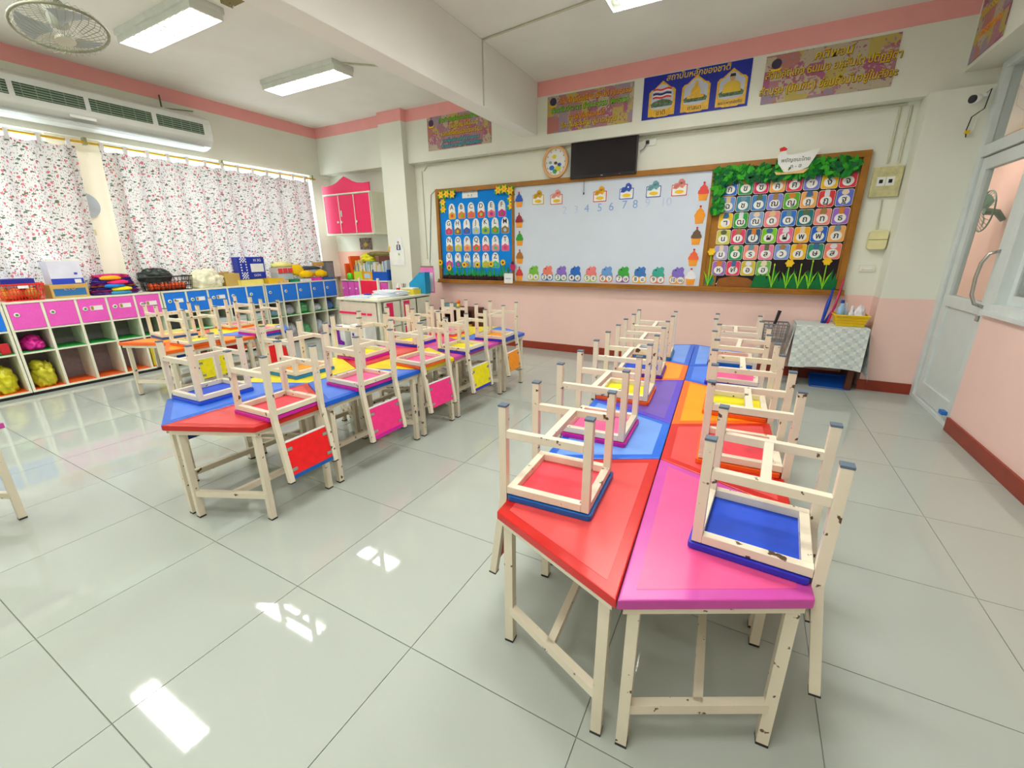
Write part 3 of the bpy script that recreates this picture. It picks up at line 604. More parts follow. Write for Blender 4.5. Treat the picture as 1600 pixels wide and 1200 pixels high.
tag(MB().blob((0, 0, 0), (.28, .09, .04), 15, .2, 3).build('paper_roll', mat('olive_paper', (128, 122, 70), .7, .3, .3, 20), None, (-5.17, 5.17, 1.25), smooth=True), 'olive folded sheet heaped on the magazine files', 'paper')
tag(box('brown_folder', (-5.13, 5.10, 1.135), (-4.90, 5.25, 1.245), col((104, 52, 34), .6), None, .01), 'dark brown folder on the blue magazine file', 'folder')
tag(MB().lathe([(.045, 0), (.05, .03), (.05, .07), (.035, .1), (.02, .105)], 16).build('frog_toy', col((90, 210, 40), .5), None, (-5.70, 4.93+.075, .881), smooth=True), 'lime green frog-shaped holder by the magazine files', 'toy')
tag(box('dark_blue_box', (-5.0, 5.22, 1.25), (-4.88, 5.32, 1.34), col((30, 40, 140), .5), None, .004), 'dark blue box on top behind the column', 'box')

# ---- pink wall cabinet in the alcove
pcb = empty('wall_cabinet', (-6.10, 5.0, 1.585), 0, 'hot pink wall cabinet with a scalloped crown and cream trim', 'cabinet')
W = 1.02
box('carcass', (0, .02, .0), (W, .335, .58), LAM, pcb, .003); box('bottom_board', (-.01, -.005, -.02), (W+.01, .335, 0), LAM, pcb)
box('cornice', (-.005, -.004, .565), (W+.005, .02, .585), LAM, pcb)
for i in range(3):
    x = .012+i*.333
    d = part('door', 'wcdoor', lambda q: q.box((0, 0, 0), (.318, .018, .545)), HOTL, pcb, (x, 0, .01), bevel=.002)
    kx = .285 if i == 0 else .03
    MB().tube([(kx, -.02, .16), (kx, 0, .16)], [.018, .012], 12).build('knob', WHITE, d)
    if i == 1: MB().box((.02, -.006, .24), (.045, -.001, .33)).build('latch', col((190, 220, 225), .3), d)
cp = [(0, .586), (W, .586), (W, .705), (W*.88, .70), (W*.76, .712), (W*.66, .742), (W*.57, .785), (W*.5, .815), (W*.43, .785), (W*.34, .742), (W*.24, .712), (W*.12, .70), (0, .705)]
for x in (0, .3318, .6648, .998): box('trim_strip', (x, -.004, 0), (x+.013, .004, .57), LAM, pcb)
MB().prism(cp, 0, .018, 'y').build('crown', HOTL, pcb)
tag(box('cabinet_plinth', (-6.05, 5.15, 2.17), (-5.05, 5.33, 2.3), WALL), kind='structure', label=None) if 0 else None
pw = empty('wall_picture', (-5.615, 5.333, 1.345), 0, 'small dark mosaic picture under the pink cabinet', 'picture')
box('backing', (-.13, -.008, 0), (.13, 0, .18), mat('mosaic_print', (130, 110, 100), .6, .3, .7, 40), pw); MB().prism([(-.05, .07), (.0, .04), (.06, .08), (.0, .12)], -.0095, -.0081, 'y').build('motif', col((200, 180, 40), .6), pw)

# ================================================================== CURTAINS, ROD, AIR CONDITIONER, FAN
rod = empty('curtain_rod', (-6.225, 0, 2.405), 0, 'long brass curtain rod under the left lintel', 'rod')
MB().tube([(0, -2.3, 0), (0, 5.0, 0)], .011, 8).build('rail', mat('brass', (214, 170, 40), .3, .6, .05, metal=.6), rod)
for y in (-2.2, 1.0, 2.25, 3.6, 4.95): box('bracket', (-.05, y-.012, -.02), (.01, y+.012, .05), col((150, 150, 110), .4), rod)
def curtain(y0, y1, y0b, y1b, label, seed, n):
    def f(u, v):
        y = (y0+(y1-y0)*u)*(v)+(y0b+(y1b-y0b)*u)*(1-v)
        ph = (u+.25*noise.noise(Vector((u*5, seed*3, v*.3)))/n*2)*n*2*PI+seed; a = .047+.02*noise.noise(Vector((u*9, seed, 0)))
        x = -6.205+a*(2*abs(math.sin(ph/2))**.8-1)+.012*math.sin(ph*.37+1.3*v)+.015*(1-v)*noise.noise(Vector((u*6, v*2, seed)))
        top = 2.43+.02*math.cos(ph*2) if v > .98 else None
        return (x, y, .90+(2.345-.90)*v+(0.014*math.cos(ph) if v > .97 else 0))
    L = abs(y1-y0)*1.5
    t = MB().grid(f, int(60*abs(y1-y0)*1.6), 26, uv=lambda a, b: (a*L, b*1.52)).build('curtain', CURT, smooth=True)
    tag(t, label, 'curtain', 'floral curtains of the left windows')
    for i in range(int(n)+1):
        yy = y0+(y1-y0)*(i+.2)/(n+.4)
        MB().box((-6.24, yy-.016, 2.33), (-6.208, yy+.016, 2.422)).build('tab', CURT, t)
curtain(-2.2, 2.15, -2.2, 2.08, 'floral curtain left of the bright gap, under the air conditioner', 1.0, 20)
curtain(2.33, 4.84, 2.27, 4.88, 'floral curtain between the bright gap and the back corner', 2.0, 12)
pd = empty('wall_plaque', (LX-.055, 2.13, 1.80), 0, 'grey round plaque on the cream pier between the curtains', 'plaque')
MB().tube([(0, 0, 0), (.02, 0, 0)], .13, 24).build('disc', col((176, 182, 186), .5), pd)
tag(box('notice_card', (LX-.058, 2.10, 1.50), (LX-.052, 2.17, 1.56), mat('card_tan', (214, 200, 150), .6), None, .001), 'small card under the round plaque on the pier', 'card')
ac = empty('air_conditioner', (-6.275, 0, 0), 0, 'long white ceiling air conditioner above the left curtains', 'air conditioner')
pf = [(0.0, 2.92), (.12, 2.90), (.26, 2.84), (.285, 2.78), (.29, 2.68), (.28, 2.61), (.22, 2.55), (.10, 2.52), (0, 2.52)]
MB().prism([(x, z) for x, z in pf], 1.2, 3.42, 'y').build('casing', mat('ac_white', (226, 230, 226), .4, .5, .02), ac, bevel=.012)
for y0_, y1_ in ((1.30, 1.72), (1.76, 2.24), (2.28, 2.80), (2.85, 3.32)):
    g = box('grille', (.2865, y0_, 2.665), (.292, y1_, 2.775), col((40, 70, 44), .5), ac)
    for k_ in range(5): box('slat', (.2921, y0_, 2.672+.021*k_), (.298, y1_, 2.678+.021*k_), col((150, 170, 150), .5), g)
    for k_ in range(5):
        yy = y0_+(y1_-y0_)*(k_+.5)/5; box('vane', (.2921, yy-.003, 2.667), (.2965, yy+.003, 2.773), col((120, 140, 120), .5), g)
box('outlet_flap', (.14, 1.3, 2.532), (.27, 3.3, 2.545), col((190, 196, 190), .4), ac); box('badge', (.288, 2.1, 2.575), (.292, 2.3, 2.60), WHITE, ac)
MB().bar((.06, 3.05, 2.91), (.03, 3.38, 2.96), .025, .006).bar((.02, 3.05, 2.90), (.02, 3.05, 3.05), .025, .006).build('hanging_bracket', col((110, 110, 80), .5), ac)

fan = empty('ceiling_fan', (-4.38, 1.62, 2.78), 0, 'round caged orbit fan under the ceiling at the top left', 'fan')
CG = mat('fan_cage', (150, 152, 126), .4)
tilt = Matrix.Rotation(math.radians(-14), 4, 'Y')
def fp(r, a, z): return tilt @ Vector((r*math.cos(a), r*math.sin(a), z))
MB().tube([fp(.25, 2*PI*i/32, 0) for i in range(32)], .009, 8, True).build('cage_ring', CG, fan, smooth=True)
b = MB()
for i in range(36):
    a = 2*PI*i/36
    b.tube([fp(.05, a, -.075), fp(.15, a+.1, -.07), fp(.225, a+.16, -.045), fp(.25, a+.18, 0), fp(.22, a+.16, .05), fp(.12, a+.1, .075), fp(.05, a, .08)], .0018, 4)
o = b.build('cage_wires', CG, fan); o['kind'] = 'stuff'
MB().tube([fp(0, 0, -.08), fp(0, 0, -.066)], .055, 18).build('centre_badge', mat('fan_badge', (210, 210, 190), .4), fan)
MB().tube([fp(0, 0, .02), fp(0, 0, .16)], [.05, .06], 18).build('motor', col((190, 194, 180), .4), fan, smooth=True)
for i in range(3):
    a0 = 2*PI*i/3
    MB().grid(lambda u, v: fp(.05+.17*u, a0+(v-.5)*(.5+.7*u), .03*(v-.5)), 6, 5).build('blade', mat('fan_blade', (176, 186, 190), .3), fan, smooth=True)
MB().tube([fp(0, 0, .15), (0.02, 0, .25), (.0, 0, .37)], [.02, .016, .03], 10).build('ceiling_mount', col((170, 160, 130), .5), fan)
MB().tube([(.05, .02, .34), (.12, .06, .26), (.15, .05, .2), (.1, .02, .16), (.06, 0, .15)], .005, 6).build('cord', BLACK, fan)
hk = empty('ceiling_hook', (-3.72, 2.45, 3.15), 0, 'small brown ceiling block with a hook beside the light', 'hook')
MB().box((-.09, -.03, -.035), (.09, .05, 0)).build('block', col((132, 120, 60), .6), hk, bevel=.004)
MB().tube([(-.02, 0, -.035), (-.02, 0, -.06), (.0, 0, -.075), (.02, 0, -.06)], .004, 6).build('hook', METAL, hk)

wf_ = empty('wall_fan', (3.58, 10.45, 1.88), 0, 'dark caged wall fan seen through the door glass', 'fan')
FD = mat('fan_dark', (90, 120, 100), .5)
MB().tube([(-.25, .32*math.cos(2*PI*i/28), .32*math.sin(2*PI*i/28)) for i in range(28)], .012, 6, True).build('cage_ring', FD, wf_)
b = MB()
for i in range(24):
    a = 2*PI*i/24; b.tube([(-.33, .05*math.cos(a), .05*math.sin(a)), (-.31, .22*math.cos(a), .22*math.sin(a)), (-.25, .32*math.cos(a), .32*math.sin(a))], .004, 4)
o = b.build('cage_wires', FD, wf_); o['kind'] = 'stuff'
for k_ in range(3):
    a0 = 2*PI*k_/3; MB().grid(lambda u, v: (-.27+.05*(v-.5), (.05+.22*u)*math.cos(a0+(v-.5)*1.1), (.05+.22*u)*math.sin(a0+(v-.5)*1.1)), 5, 5).build('blade', FD, wf_)
MB().tube([(-.26, 0, 0), (-.1, 0, -.02), (0, 0, -.15)], [.06, .05, .04], 10).build('motor', FD, wf_)
# ---- fluorescent fittings
for i, (x, y) in enumerate(LAMPS):
    nm = ('left bay' if x < -2 else 'right bay')+', '+('behind the camera, rear', 'behind the camera', 'near the camera', 'middle', 'nearest the boards')[i % 5] if i < 10 else ('beyond the door', 'at the far end')[i-10]+' in the corridor, added to light it'
    f = empty('ceiling_light', (x, y, 3.15), 0, 'louvred fluorescent ceiling light, %s' % nm, 'ceiling light', 'fluorescent ceiling lights')
    HS = mat('fitting_white', (220, 224, 214), .4)
    part('housing', 'lh', lambda b: b.box((-.585, -.14, -.045), (.585, .14, 0)), HS, f, bevel=.004)
    for s in (-1, 1):
        part('side_flange', ('lf', s), lambda b: b.box((-.585, s*.118-.004, -.092), (.585, s*.118+.004, -.045)), HS, f)
        part('end_plate', ('le', s), lambda b: b.box((s*.58-.004, -.114, -.092), (s*.58+.004, .114, -.045)), HS, f)
        tb = part('tube', 'lt', lambda b: b.tube([(-.55, 0, -.062), (.55, 0, -.062)], .008, 10), mat('tube_white', (240, 240, 240), .4), f, (0, s*.055, 0), smooth=True)
    if i in (3, 4, 9, 2):
        for k_ in range(11):
            part('louvre', 'll', lambda b: b.box((-.002, -.113, -.091), (.002, .113, -.068)), METAL, f, (-.5+.1*k_, 0, 0))
# conduits on ceiling and walls
def wire(name, pts, r, m_, label, cat='cable'): return tag(MB().tube(pts, r, 6).build(name, m_, None), label, cat)
CW = mat('conduit', (206, 206, 180), .5)
wire('ceiling_conduit', [(-2.425, 3.95, 3.14), (-1.2, 3.8, 3.142)], .008, CW, 'thin conduit from the beam to the right bay light')
wire('ceiling_conduit', [(-3.93, 3.68, 3.14), (-3.6, 3.95, 3.14), (-2.63, 3.95, 3.14)], .008, CW, 'thin conduit from the left bay light to the beam')
wire('beam_conduit', [(-2.424, 3.95, 3.13), (-2.424, 3.95, 2.62)], .006, CW, 'vertical conduit on the side face of the beam')
wire('wall_conduit', [(-4.26, 5.272, 2.40), (-4.2, 5.272, 2.46), (-3.9, 5.272, 2.475), (1.0, 5.272, 2.475)], .009, CW, 'pale conduit running along the wall under the lintel')
wire('wall_conduit', [(.955, 5.272, 2.46), (.955, 5.272, 2.02)], .009, CW, 'conduit dropping to the socket board, left of the pair')
wire('wall_conduit', [(1.03, 5.272, 2.46), (1.03, 5.272, 2.02)], .009, CW, 'conduit dropping to the socket board, right of the pair')
wire('wall_conduit', [(.975, 5.272, 1.72), (.985, 5.272, 1.47)], .007, CW, 'short conduit between the socket board and the breaker')
wire('wall_cable', [(-4.05, 5.268, 2.15), (-4.16, 5.272, 2.08), (-4.2, 5.272, 1.7), (-4.25, 5.272, 1.2), (-4.27, 5.272, 1.05)], .004, BLACK, 'black cable hanging left of the alphabet board')
wire('trim_line', [(-4.3, 5.272, 2.4), (-4.3, 5.272, 1.2)], .006, CW, 'vertical conduit beside the left column')
b = MB().box((-4.33, 5.262, 1.02), (-4.25, 5.279, 1.14)); tag(b.build('wall_socket', PLAST, bevel=.004), 'white wall socket under the black cable', 'socket')

# ================================================================== POSTERS ON THE LINTEL
YG = mat('ink_yellow', (236, 196, 20), .6); GRN = mat('ink_green', (120, 210, 30), .6); ORG = mat('ink_orange', (250, 160, 20), .6); CYN = mat('ink_cyan', (40, 180, 200), .6); DK = mat('ink_dark', (70, 60, 10), .6)
STONE = [(176, 120, 130), (190, 176, 150), (170, 96, 130), (190, 170, 90), (160, 140, 160), (186, 120, 110)]
def poster(x0, x1, z0, z1, m_, label, lines, y=5.15, nm='wall_poster'):
    t = empty(nm, ((x0+x1)/2, y, (z0+z1)/2), 0, label, 'poster', 'banners under the pink stripe'); hw, hh = (x1-x0)/2, (z1-z0)/2
    box('sheet', (-hw, -.006, -hh), (hw, -.001, hh), m_, t)
    for (s, size, x, z, mm, xs) in lines:
        text(s, size, (x, -.0075, z), mm, t, shear=.12, bold=.0008, xs=xs)
        if m_.name != 'poster_blue': text(s, size, (x+.002, -.0066, z-.002), DK, t, name='lettering_outline', shear=.12, bold=.0035, xs=xs)
    return t
def crest(t, x, z):
    MB().prism(disc(0, 0, .04, 14), -.010, -.0065, 'y').build('crest', col((60, 50, 80), .5), t, (x, 0, z)); MB().prism([(-.05, -.02), (-.03, -.045), (.03, -.045), (.05, -.02), (.02, -.03), (-.02, -.03)], -.0115, -.0066, 'y').build('crest_ribbon', YG, t, (x, 0, z-.01))
t = poster(-4.055, -3.06, 2.605, 3.0, poster_mat('poster_stone_a', STONE, 1), 'stone-patterned Thai banner left of the beam with cyan bottom lines', [('อัตลักษณ์ของโรงเรียน', .07, .0, .14, GRN, 1), ('ยิ้มง่าย ไหว้สวย', .07, .1, .06, YG, 1), ('เอกลักษณ์ของโรงเรียน', .07, .05, -.02, YG, 1), ('แหล่งเรียนรู้คู่คุณธรรม', .065, .03, -.10, CYN, 1), ('น้อมนำเศรษฐกิจพอเพียง', .065, .03, -.16, CYN, 1)])
crest(t, -.43, .13)
t = poster(-2.30, -1.315, 2.608, 2.98, poster_mat('poster_stone_b', STONE, 5), 'stone-patterned Thai banner with four lines right of the beam', [('วิสัยทัศน์โรงเรียนเรียนดี คุณธรรม', .075, .06, .12, ORG, .82), ('ส่งเสริมวิชาการ นำคุณธรรม (พุทธสุข)', .075, .0, .04, GRN, .8), ('สามัคคีสร้างคนดี', .07, -.02, -.05, ORG, .9), ('อีสาสู่ประชาคม สู่มาตรฐาน', .07, .0, -.125, YG, .9)])
crest(t, -.42, .13)
BP = mat('poster_blue', (24, 40, 160), .5, .4, .15, 14)
t = poster(-1.215, -.23, 2.605, 2.99, BP, 'blue banner with three gold arched pictures', [('สถาบันหลักของชาติ', .075, .02, .155, YG, 1)])
def arch(w, h, g=0): return [(-w-g, -h-g), (w+g, -h-g), (w+g, h*.45), (w*.82+g, h*.62), (w*.6+g, h*.66), (w*.35, h*.9), (0, h+g*1.6), (-w*.35, h*.9), (-w*.6-g, h*.66), (-w*.82-g, h*.62), (-w-g, h*.45)]
GOLD = mat('gold_print', (226, 176, 30), .45, .5, .15, 30)
for i, x in enumerate((-.30, .02, .34)):
    MB().prism(arch(.118, .14, .012), -.0075, -.006, 'y').build('gold_frame', GOLD, t, (x, 0, -.02))
    MB().prism(arch(.108, .13), -.0088, -.0073, 'y').build('picture', col((196, 200, 214), .6), t, (x, 0, -.02))
    MB().prism([(-.11, -.04), (-.08, -.02), (0, .0), (.08, -.02), (.11, -.04), (.1, -.07), (-.1, -.07)], -.0094, -.0086, 'y').build('skyline', mat('skyline', (96, 120, 90), .6, .3, .6, 40), t, (x, 0, -.02))
    MB().prism([(-.12, .03), (-.12, -.03), (-.06, -.055), (.06, -.055), (.12, -.03), (.12, .03), (.05, .01), (-.05, .01)], -.0108, -.0092, 'y').build('caption_scroll', GOLD, t, (x, 0, -.125))
    text(('ชาติ', 'ศาสนา', 'พระมหากษัตริย์')[i], (.06, .05, .035)[i], (x, -.0125, -.145), DK, t)
for k_, (z, h, c) in enumerate(((.063, .015, (220, 40, 50)), (.048, .012, (240, 240, 240)), (.02, .028, (30, 40, 110)), (.008, .012, (240, 240, 240)), (-.007, .015, (220, 40, 50)))):
    MB().prism([(-.09+.18*q/8, z-h/2+.005*math.sin(q*1.3)) for q in range(9)]+[(.09-.18*q/8, z+h/2+.005*math.sin((8-q)*1.3)) for q in range(9)], -.0112-.0002*k_, -.0096, 'y').build('flag_stripe', col(c, .6), t, (-.3, 0, 0))
MB().prism([(-.075, -.06), (.075, -.06), (.08, -.035), (.04, -.03), (.045, .0), (.03, .035), (.012, .045), (.016, .07), (0, .092), (-.016, .07), (-.012, .045), (-.03, .035), (-.045, .0), (-.04, -.03), (-.08, -.035)], -.0112, -.0096, 'y').build('seated_statue', GOLD, t, (.02, 0, -.0))
MB().prism([(-.08, -.06), (.08, -.06), (.075, .0), (.05, .025), (.02, .035), (-.02, .035), (-.05, .025), (-.075, 0)], -.0112, -.0096, 'y').build('portrait_jacket', mat('gold_cloth', (222, 186, 60), .6), t, (.34, 0, -.0))
MB().prism(disc(0, .062, .027, 14, .85, 1.1), -.012, -.0098, 'y').build('portrait_face', col((206, 160, 120), .6), t, (.34, 0, 0)); MB().prism([(-.026, .07), (.026, .07), (.02, .094), (-.02, .094)], -.0126, -.0119, 'y').build('portrait_hair', BLACK, t, (.34, 0, 0))
t = poster(-.12, .835, 2.595, 2.975, poster_mat('poster_stone_c', STONE, 9), 'stone-patterned Thai motto banner nearest the right wall', [('คติพจน์', .09, .03, .13, YG, 1), ('สัจเจอัตเถจ ธมเมจ อหุสันโต ปติฏฐิตา', .085, .02, .035, YG, .78), ('สัตบุรุษ (บัณฑิต) ย่อมตั้งมั่นอยู่ในสัจจะ', .085, .0, -.09, YG, .78)])
crest(t, -.39, .12)
t = empty('wall_poster', (1.279, 4.82, 2.86), 0, 'stone-patterned banner on the right lintel facing the room', 'poster')
box('sheet', (-.006, -.27, -.21), (-.001, .27, .24), poster_mat('poster_stone_d', STONE, 12), t)
text('คุณธรรมนำชีวิต', .08, (-.0075, 0, .1), YG, t, 'right', bold=.001); text('มารยาทงาม', .08, (-.0075, 0, -.05), ORG, t, 'right', bold=.001)

# ================================================================== TV, CLOCK, CAMERA, SOCKETS
tv = empty('television', (-1.632, 5.27, 2.335), 0, 'black flat television hung over the whiteboard', 'television')
TVM = mat('tv_screen', (26, 18, 26), .25, .4, .1, 3)
MB().box((-.385, -.075, -.225), (.385, -.035, .22)).build('casing', BLACK, tv, bevel=.006); MB().box((-.372, -.0765, -.195), (.372, -.0745, .21)).build('screen', TVM, tv)
box('mount', (-.12, -.035, -.1), (.12, .01, .1), METAL, tv); box('badge', (-.012, -.078, -.214), (.012, -.0755, -.207), col((190, 190, 200), .4), tv); box('power_light', (.2, -.078, -.216), (.212, -.0755, -.208), col((220, 40, 90), .4), tv)
ck_ = empty('wall_clock', (-2.235, 5.278, 2.325), 0, 'round wall clock with a salmon rim and colourful dial', 'clock')
MB().tube([(.15*math.cos(2*PI*i/36), -.02, .165*math.sin(2*PI*i/36)) for i in range(36)], .018, 10, True).build('rim', mat('clock_rim', (240, 188, 130), .35), ck_, smooth=True)
MB().prism(disc(0, 0, .152, 32, .93, 1.03), -.012, -.004, 'y').build('dial', WHITE, ck_)
for i, (x, z, r, c) in enumerate(((-.05, -.06, .035, (40, 110, 210)), (.03, -.07, .04, (220, 220, 50)), (.05, -.03, .025, (50, 130, 210)), (-.02, .06, .028, (236, 224, 60)), (-.07, 0, .02, (120, 170, 200)), (0, -.01, .022, (120, 80, 50)), (-.01, -.1, .03, (70, 160, 90)))):
    MB().prism(disc(0, 0, r, 9, 1, .8, i), -.0135-.0003*i, -.0121, 'y').build('dial_picture', col(c, .5), ck_, (x, 0, z))
for k_ in range(12):
    a = k_*PI/6; MB().box((-.003, -.0138, -.008), (.003, -.0121, .008)).build('hour_mark', BLACK, ck_, (.118*math.sin(a), 0, .128*math.cos(a)))
MB().bar((0, -.0165, 0), (.05, -.0165, -.03), .006, .002).build('hour_hand', BLACK, ck_); MB().bar((0, -.018, 0), (.07, -.018, -.06), .004, .002).build('minute_hand', BLACK, ck_)
t = empty('wall_socket', (-1.13, 5.278, 2.42), 0, 'white socket with a black plug right of the television', 'socket')
box('plate', (-.06, -.012, -.035), (.06, 0, .035), PLAST, t, .003); MB().box((-.045, -.035, -.018), (-.01, -.012, .016)).build('plug', BLACK, t, bevel=.004)
MB().tube([(-.03, -.03, -.01), (-.06, -.03, -.06), (-.1, -.02, -.08)], .004, 6).build('cord', BLACK, t)
t = empty('socket_board', (.97, 5.278, 1.87), 0, 'tan wooden board with two black switches right of the notice board', 'switch')
box('board', (-.105, -.03, -.125), (.105, 0, .125), mat('switch_wood', (206, 200, 150), .6, .4, .15, 20), t, .004)
for s in (-1, 1):
    box('plate', (-.005+s*.033-.03, -.036, -.035), (-.005+s*.033+.03, -.03, .04), WHITE, t, .002); box('switch', (-.005+s*.033-.013, -.039, -.012), (-.005+s*.033+.013, -.036, .018), BLACK, t)
t = empty('breaker_box', (1.005, 5.278, 1.375), 0, 'pale yellow breaker box below the socket board', 'breaker')
MB().prism(rrect(-.07, -.085, .07, .085, .03), -.06, 0, 'y').build('cover', mat('breaker', (232, 226, 170), .4), t, bevel=.006); box('seam', (-.07, -.062, .0), (.07, -.06, .006), col((150, 140, 90), .5), t)
t = empty('wall_switch', (.985, 5.278, 1.12), 0, 'small cream switch plate low beside the notice board', 'switch')
box('plate', (-.06, -.01, -.03), (.06, 0, .03), LAM, t, .003); box('rocker', (-.04, -.014, -.012), (.04, -.01, .014), WHITE, t, .002)
cv = empty('security_camera', (1.39, 5.03, 2.40), 0, 'small white dome security camera with black wires on the column', 'camera')
MB().lathe([(.03, 0), (.03, .02)], 14).build('mount', WHITE, cv, (0, -.01, 0)); MB().tube([(0, -.01, 0), (-.03, -.04, -.01), (-.06, -.06, -.015)], [.012, .03, .032], 14).build('body', WHITE, cv, smooth=True)
MB().tube([(-.06, -.06, -.015), (-.07, -.067, -.017)], .028, 14).build('lens', BLACK, cv)
MB().tube([(0, -.01, 0), (.04, -.02, .05), (.03, -.02, -.08), (-.03, -.02, -.13), (-.04, -.015, -.22), (-.03, -.01, -.27)], .004, 6).build('wire', BLACK, cv)
MB().tube([(.02, -.02, -.07), (0, -.02, -.14), (.0, -.015, -.22), (-.03, -.01, -.26)], .003, 6).build('wire', WHITE, cv); MB().box((-.045, -.02, -.245), (-.015, -.004, -.222)).build('connector', col((240, 200, 30), .4), cv)

# ================================================================== THE LONG NOTICE BOARD
nb = empty('notice_board', (0, 5.278, 0), 0, 'long wooden-framed board of blue felt, whiteboard and dark panel', 'board')
def fr(x0, x1, z0, z1, d=.05, nm='frame_rail'): return box(nm, (x0, -d, z0), (x1, -.0, z1), WOOD, nb, .004)
fr(-4.055, .825, 2.085, 2.14); fr(-4.055, -4.005, .92, 2.085); fr(.77, .825, .92, 2.085); fr(-4.07, .84, .865, .915, .075, 'ledge'); box('ledge_lip', (-4.07, -.09, .865), (.84, -.076, .885), WOOD, nb, .002)
fr(-2.835, -2.80, .915, 2.085, .035); fr(-.47, -.425, .915, 2.085, .035)
PANB = -.02
box('felt_panel', (-4.005, PANB, .915), (-2.835, 0, 2.085), mat('blue_felt', (20, 138, 232), .8, .2, .05, 60), nb)
WBM = mat('whiteboard', (216, 226, 240), .22, .5, .02, 3)
box('whiteboard_panel', (-2.80, PANB, .915), (-.47, 0, 2.085), WBM, nb)
box('cork_panel', (-.425, PANB, .915), (.77, 0, 2.085), mat('board_brown', (166, 112, 40), .7, .3, .1, 10), nb)
PF = 5.278+PANB                          # front face of the panels
def flat(name, pts, m_, loc, d0, d1, parent=None): return MB().prism(pts, -d1, -d0, 'y').build(name, m_, parent, loc)
bp_ = tag(flat('black_paper', [(-.31, .92), (-.30, 1.16), (-.26, 1.5), (-.24, 1.75), (-.25, 2.0), (.755, 2.0), (.755, .92)], mat('black_paper', (44, 36, 40), .8, .2, .1, 30), (0, PF, 0), .0005, .0025), 'black paper backing behind the Thai letter cards', 'paper')
bp_.name = 'backing_paper'
# letter cards on the blue felt
CC = [(224, 176, 30), (236, 130, 40), (226, 120, 60), (226, 60, 60), (230, 110, 130), (206, 30, 150), (196, 70, 90), (120, 100, 90), (30, 90, 190), (170, 200, 230), (150, 200, 50), (80, 170, 50), (150, 120, 40), (190, 150, 60), (214, 206, 30), (240, 170, 80), (236, 90, 70), (236, 90, 110), (236, 140, 150), (230, 80, 150), (214, 60, 170), (70, 130, 150), (110, 180, 210), (190, 190, 190), (170, 200, 60), (60, 190, 120)]
CN = ['gold', 'orange', 'rust', 'red', 'rose', 'purple', 'crimson', 'brown', 'blue', 'pale blue', 'lime', 'green', 'olive', 'tan', 'yellow', 'apricot', 'vermilion', 'raspberry', 'salmon', 'pink', 'magenta', 'slate', 'sky blue', 'grey', 'grass green', 'mint']
rowsA = [('ABCDEF', -3.794, .1616, 1.868), ('GHIJKLM', -3.862, .1537, 1.660), ('NOPQRST', -3.866, .1543, 1.433), ('UVWXYZ', -3.880, .1564, 1.212)]
k = 0
INK = mat('ink_black', (26, 24, 30), .6)
for s, x, dx, z in rowsA:
    for i, ch in enumerate(s):
        c = empty('letter_card', (x+dx*i, PF, z), 0, '%s alphabet card with the letter %s on the blue felt' % (CN[k], ch), 'card', 'alphabet cards on the blue felt')
        flat('card', rrect(-.058, -.125, .058, -.02, .02), col(CC[k], .6), (0, 0, 0), .001, .004, c)
        flat('white_arch', [(-.05, -.06)] + [(.054*math.cos(a), .0+.075*math.sin(a)-.0) for a in [PI-PI*q/14 for q in range(15)]] + [(.05, -.06), (0, -.03)], col((244, 244, 240), .6), (0, 0, 0), .0041, .006, c)
        flat('picture', disc(0, 0, .024, 8, 1, 1, k), col(CC[(k*7+3) % 26], .6), (0, 0, -.085), .0045, .006, c)
        flat('card_border', rrect(-.061, -.128, .061, -.017, .022), WHITE, (0, 0, 0), .0005, .0015, c)
        text(ch, .085, (0, -.007, .022), INK, c, bold=.0004); k += 1
t = empty('heading_card', (-3.484, PF, 2.055), 0, 'white heading card at the top of the blue felt', 'card')
flat('card', rrect(-.125, -.055, .125, .055, .005), WHITE, (0, 0, 0), .001, .004, t); text('ตัวอักษรภาษาอังกฤษ', .033, (0, -.005, .018), INK, t); text('A - Z', .035, (.0, -.005, -.025), INK, t)
YEL = col((252, 204, 20), .6); LG = col((60, 160, 40), .6); DG = mat('grass_paper', (16, 118, 60), .7, .3, .1, 20); CENTRE = col((110, 60, 20), .6)
def flower_pts(r, n=6, inner=.45): return [(r*(1 if q % 2 == 0 else inner)*math.cos(PI*q/n), r*(1 if q % 2 == 0 else inner)*math.sin(PI*q/n)) for q in range(2*n)]
FL = [(-3.946, 2.062), (-3.85, 2.068), (-3.755, 2.06), (-3.945, 1.97), (-3.943, 1.875), (-3.02, 2.062), (-2.93, 2.07), (-2.84, 2.045), (-2.845, 1.955), (-2.845, 1.868)]
for i, (x, z) in enumerate(FL):
    c = empty('paper_flower', (x, PF-.03 if z > 2.03 or x < -3.99 else PF, z), 0, 'yellow star-shaped paper flower, %s corner of the blue felt, %s from the top left' % ('left' if i < 5 else 'right', ('first', 'second', 'third', 'fourth', 'fifth')[i % 5]), 'flower', 'yellow paper flowers at the top of the blue felt')
    flat('leaf', [(-.07, -.03), (-.03, -.055), (.03, .0), (.06, .05), (.01, .06)], LG, (0, 0, 0), .002, .005, c)
    flat('petals', flower_pts(.058, 6, .55), YEL, (0, 0, 0), .006, .010, c); flat('centre', disc(0, 0, .014, 8), col((240, 160, 10), .6), (0, 0, 0), .0101, .013, c)
SF = [(-3.886, 1.075), (-3.616, 1.12), (-3.39, 1.122), (-3.167, 1.133), (-2.976, 1.155), (-4.016, 1.15)]
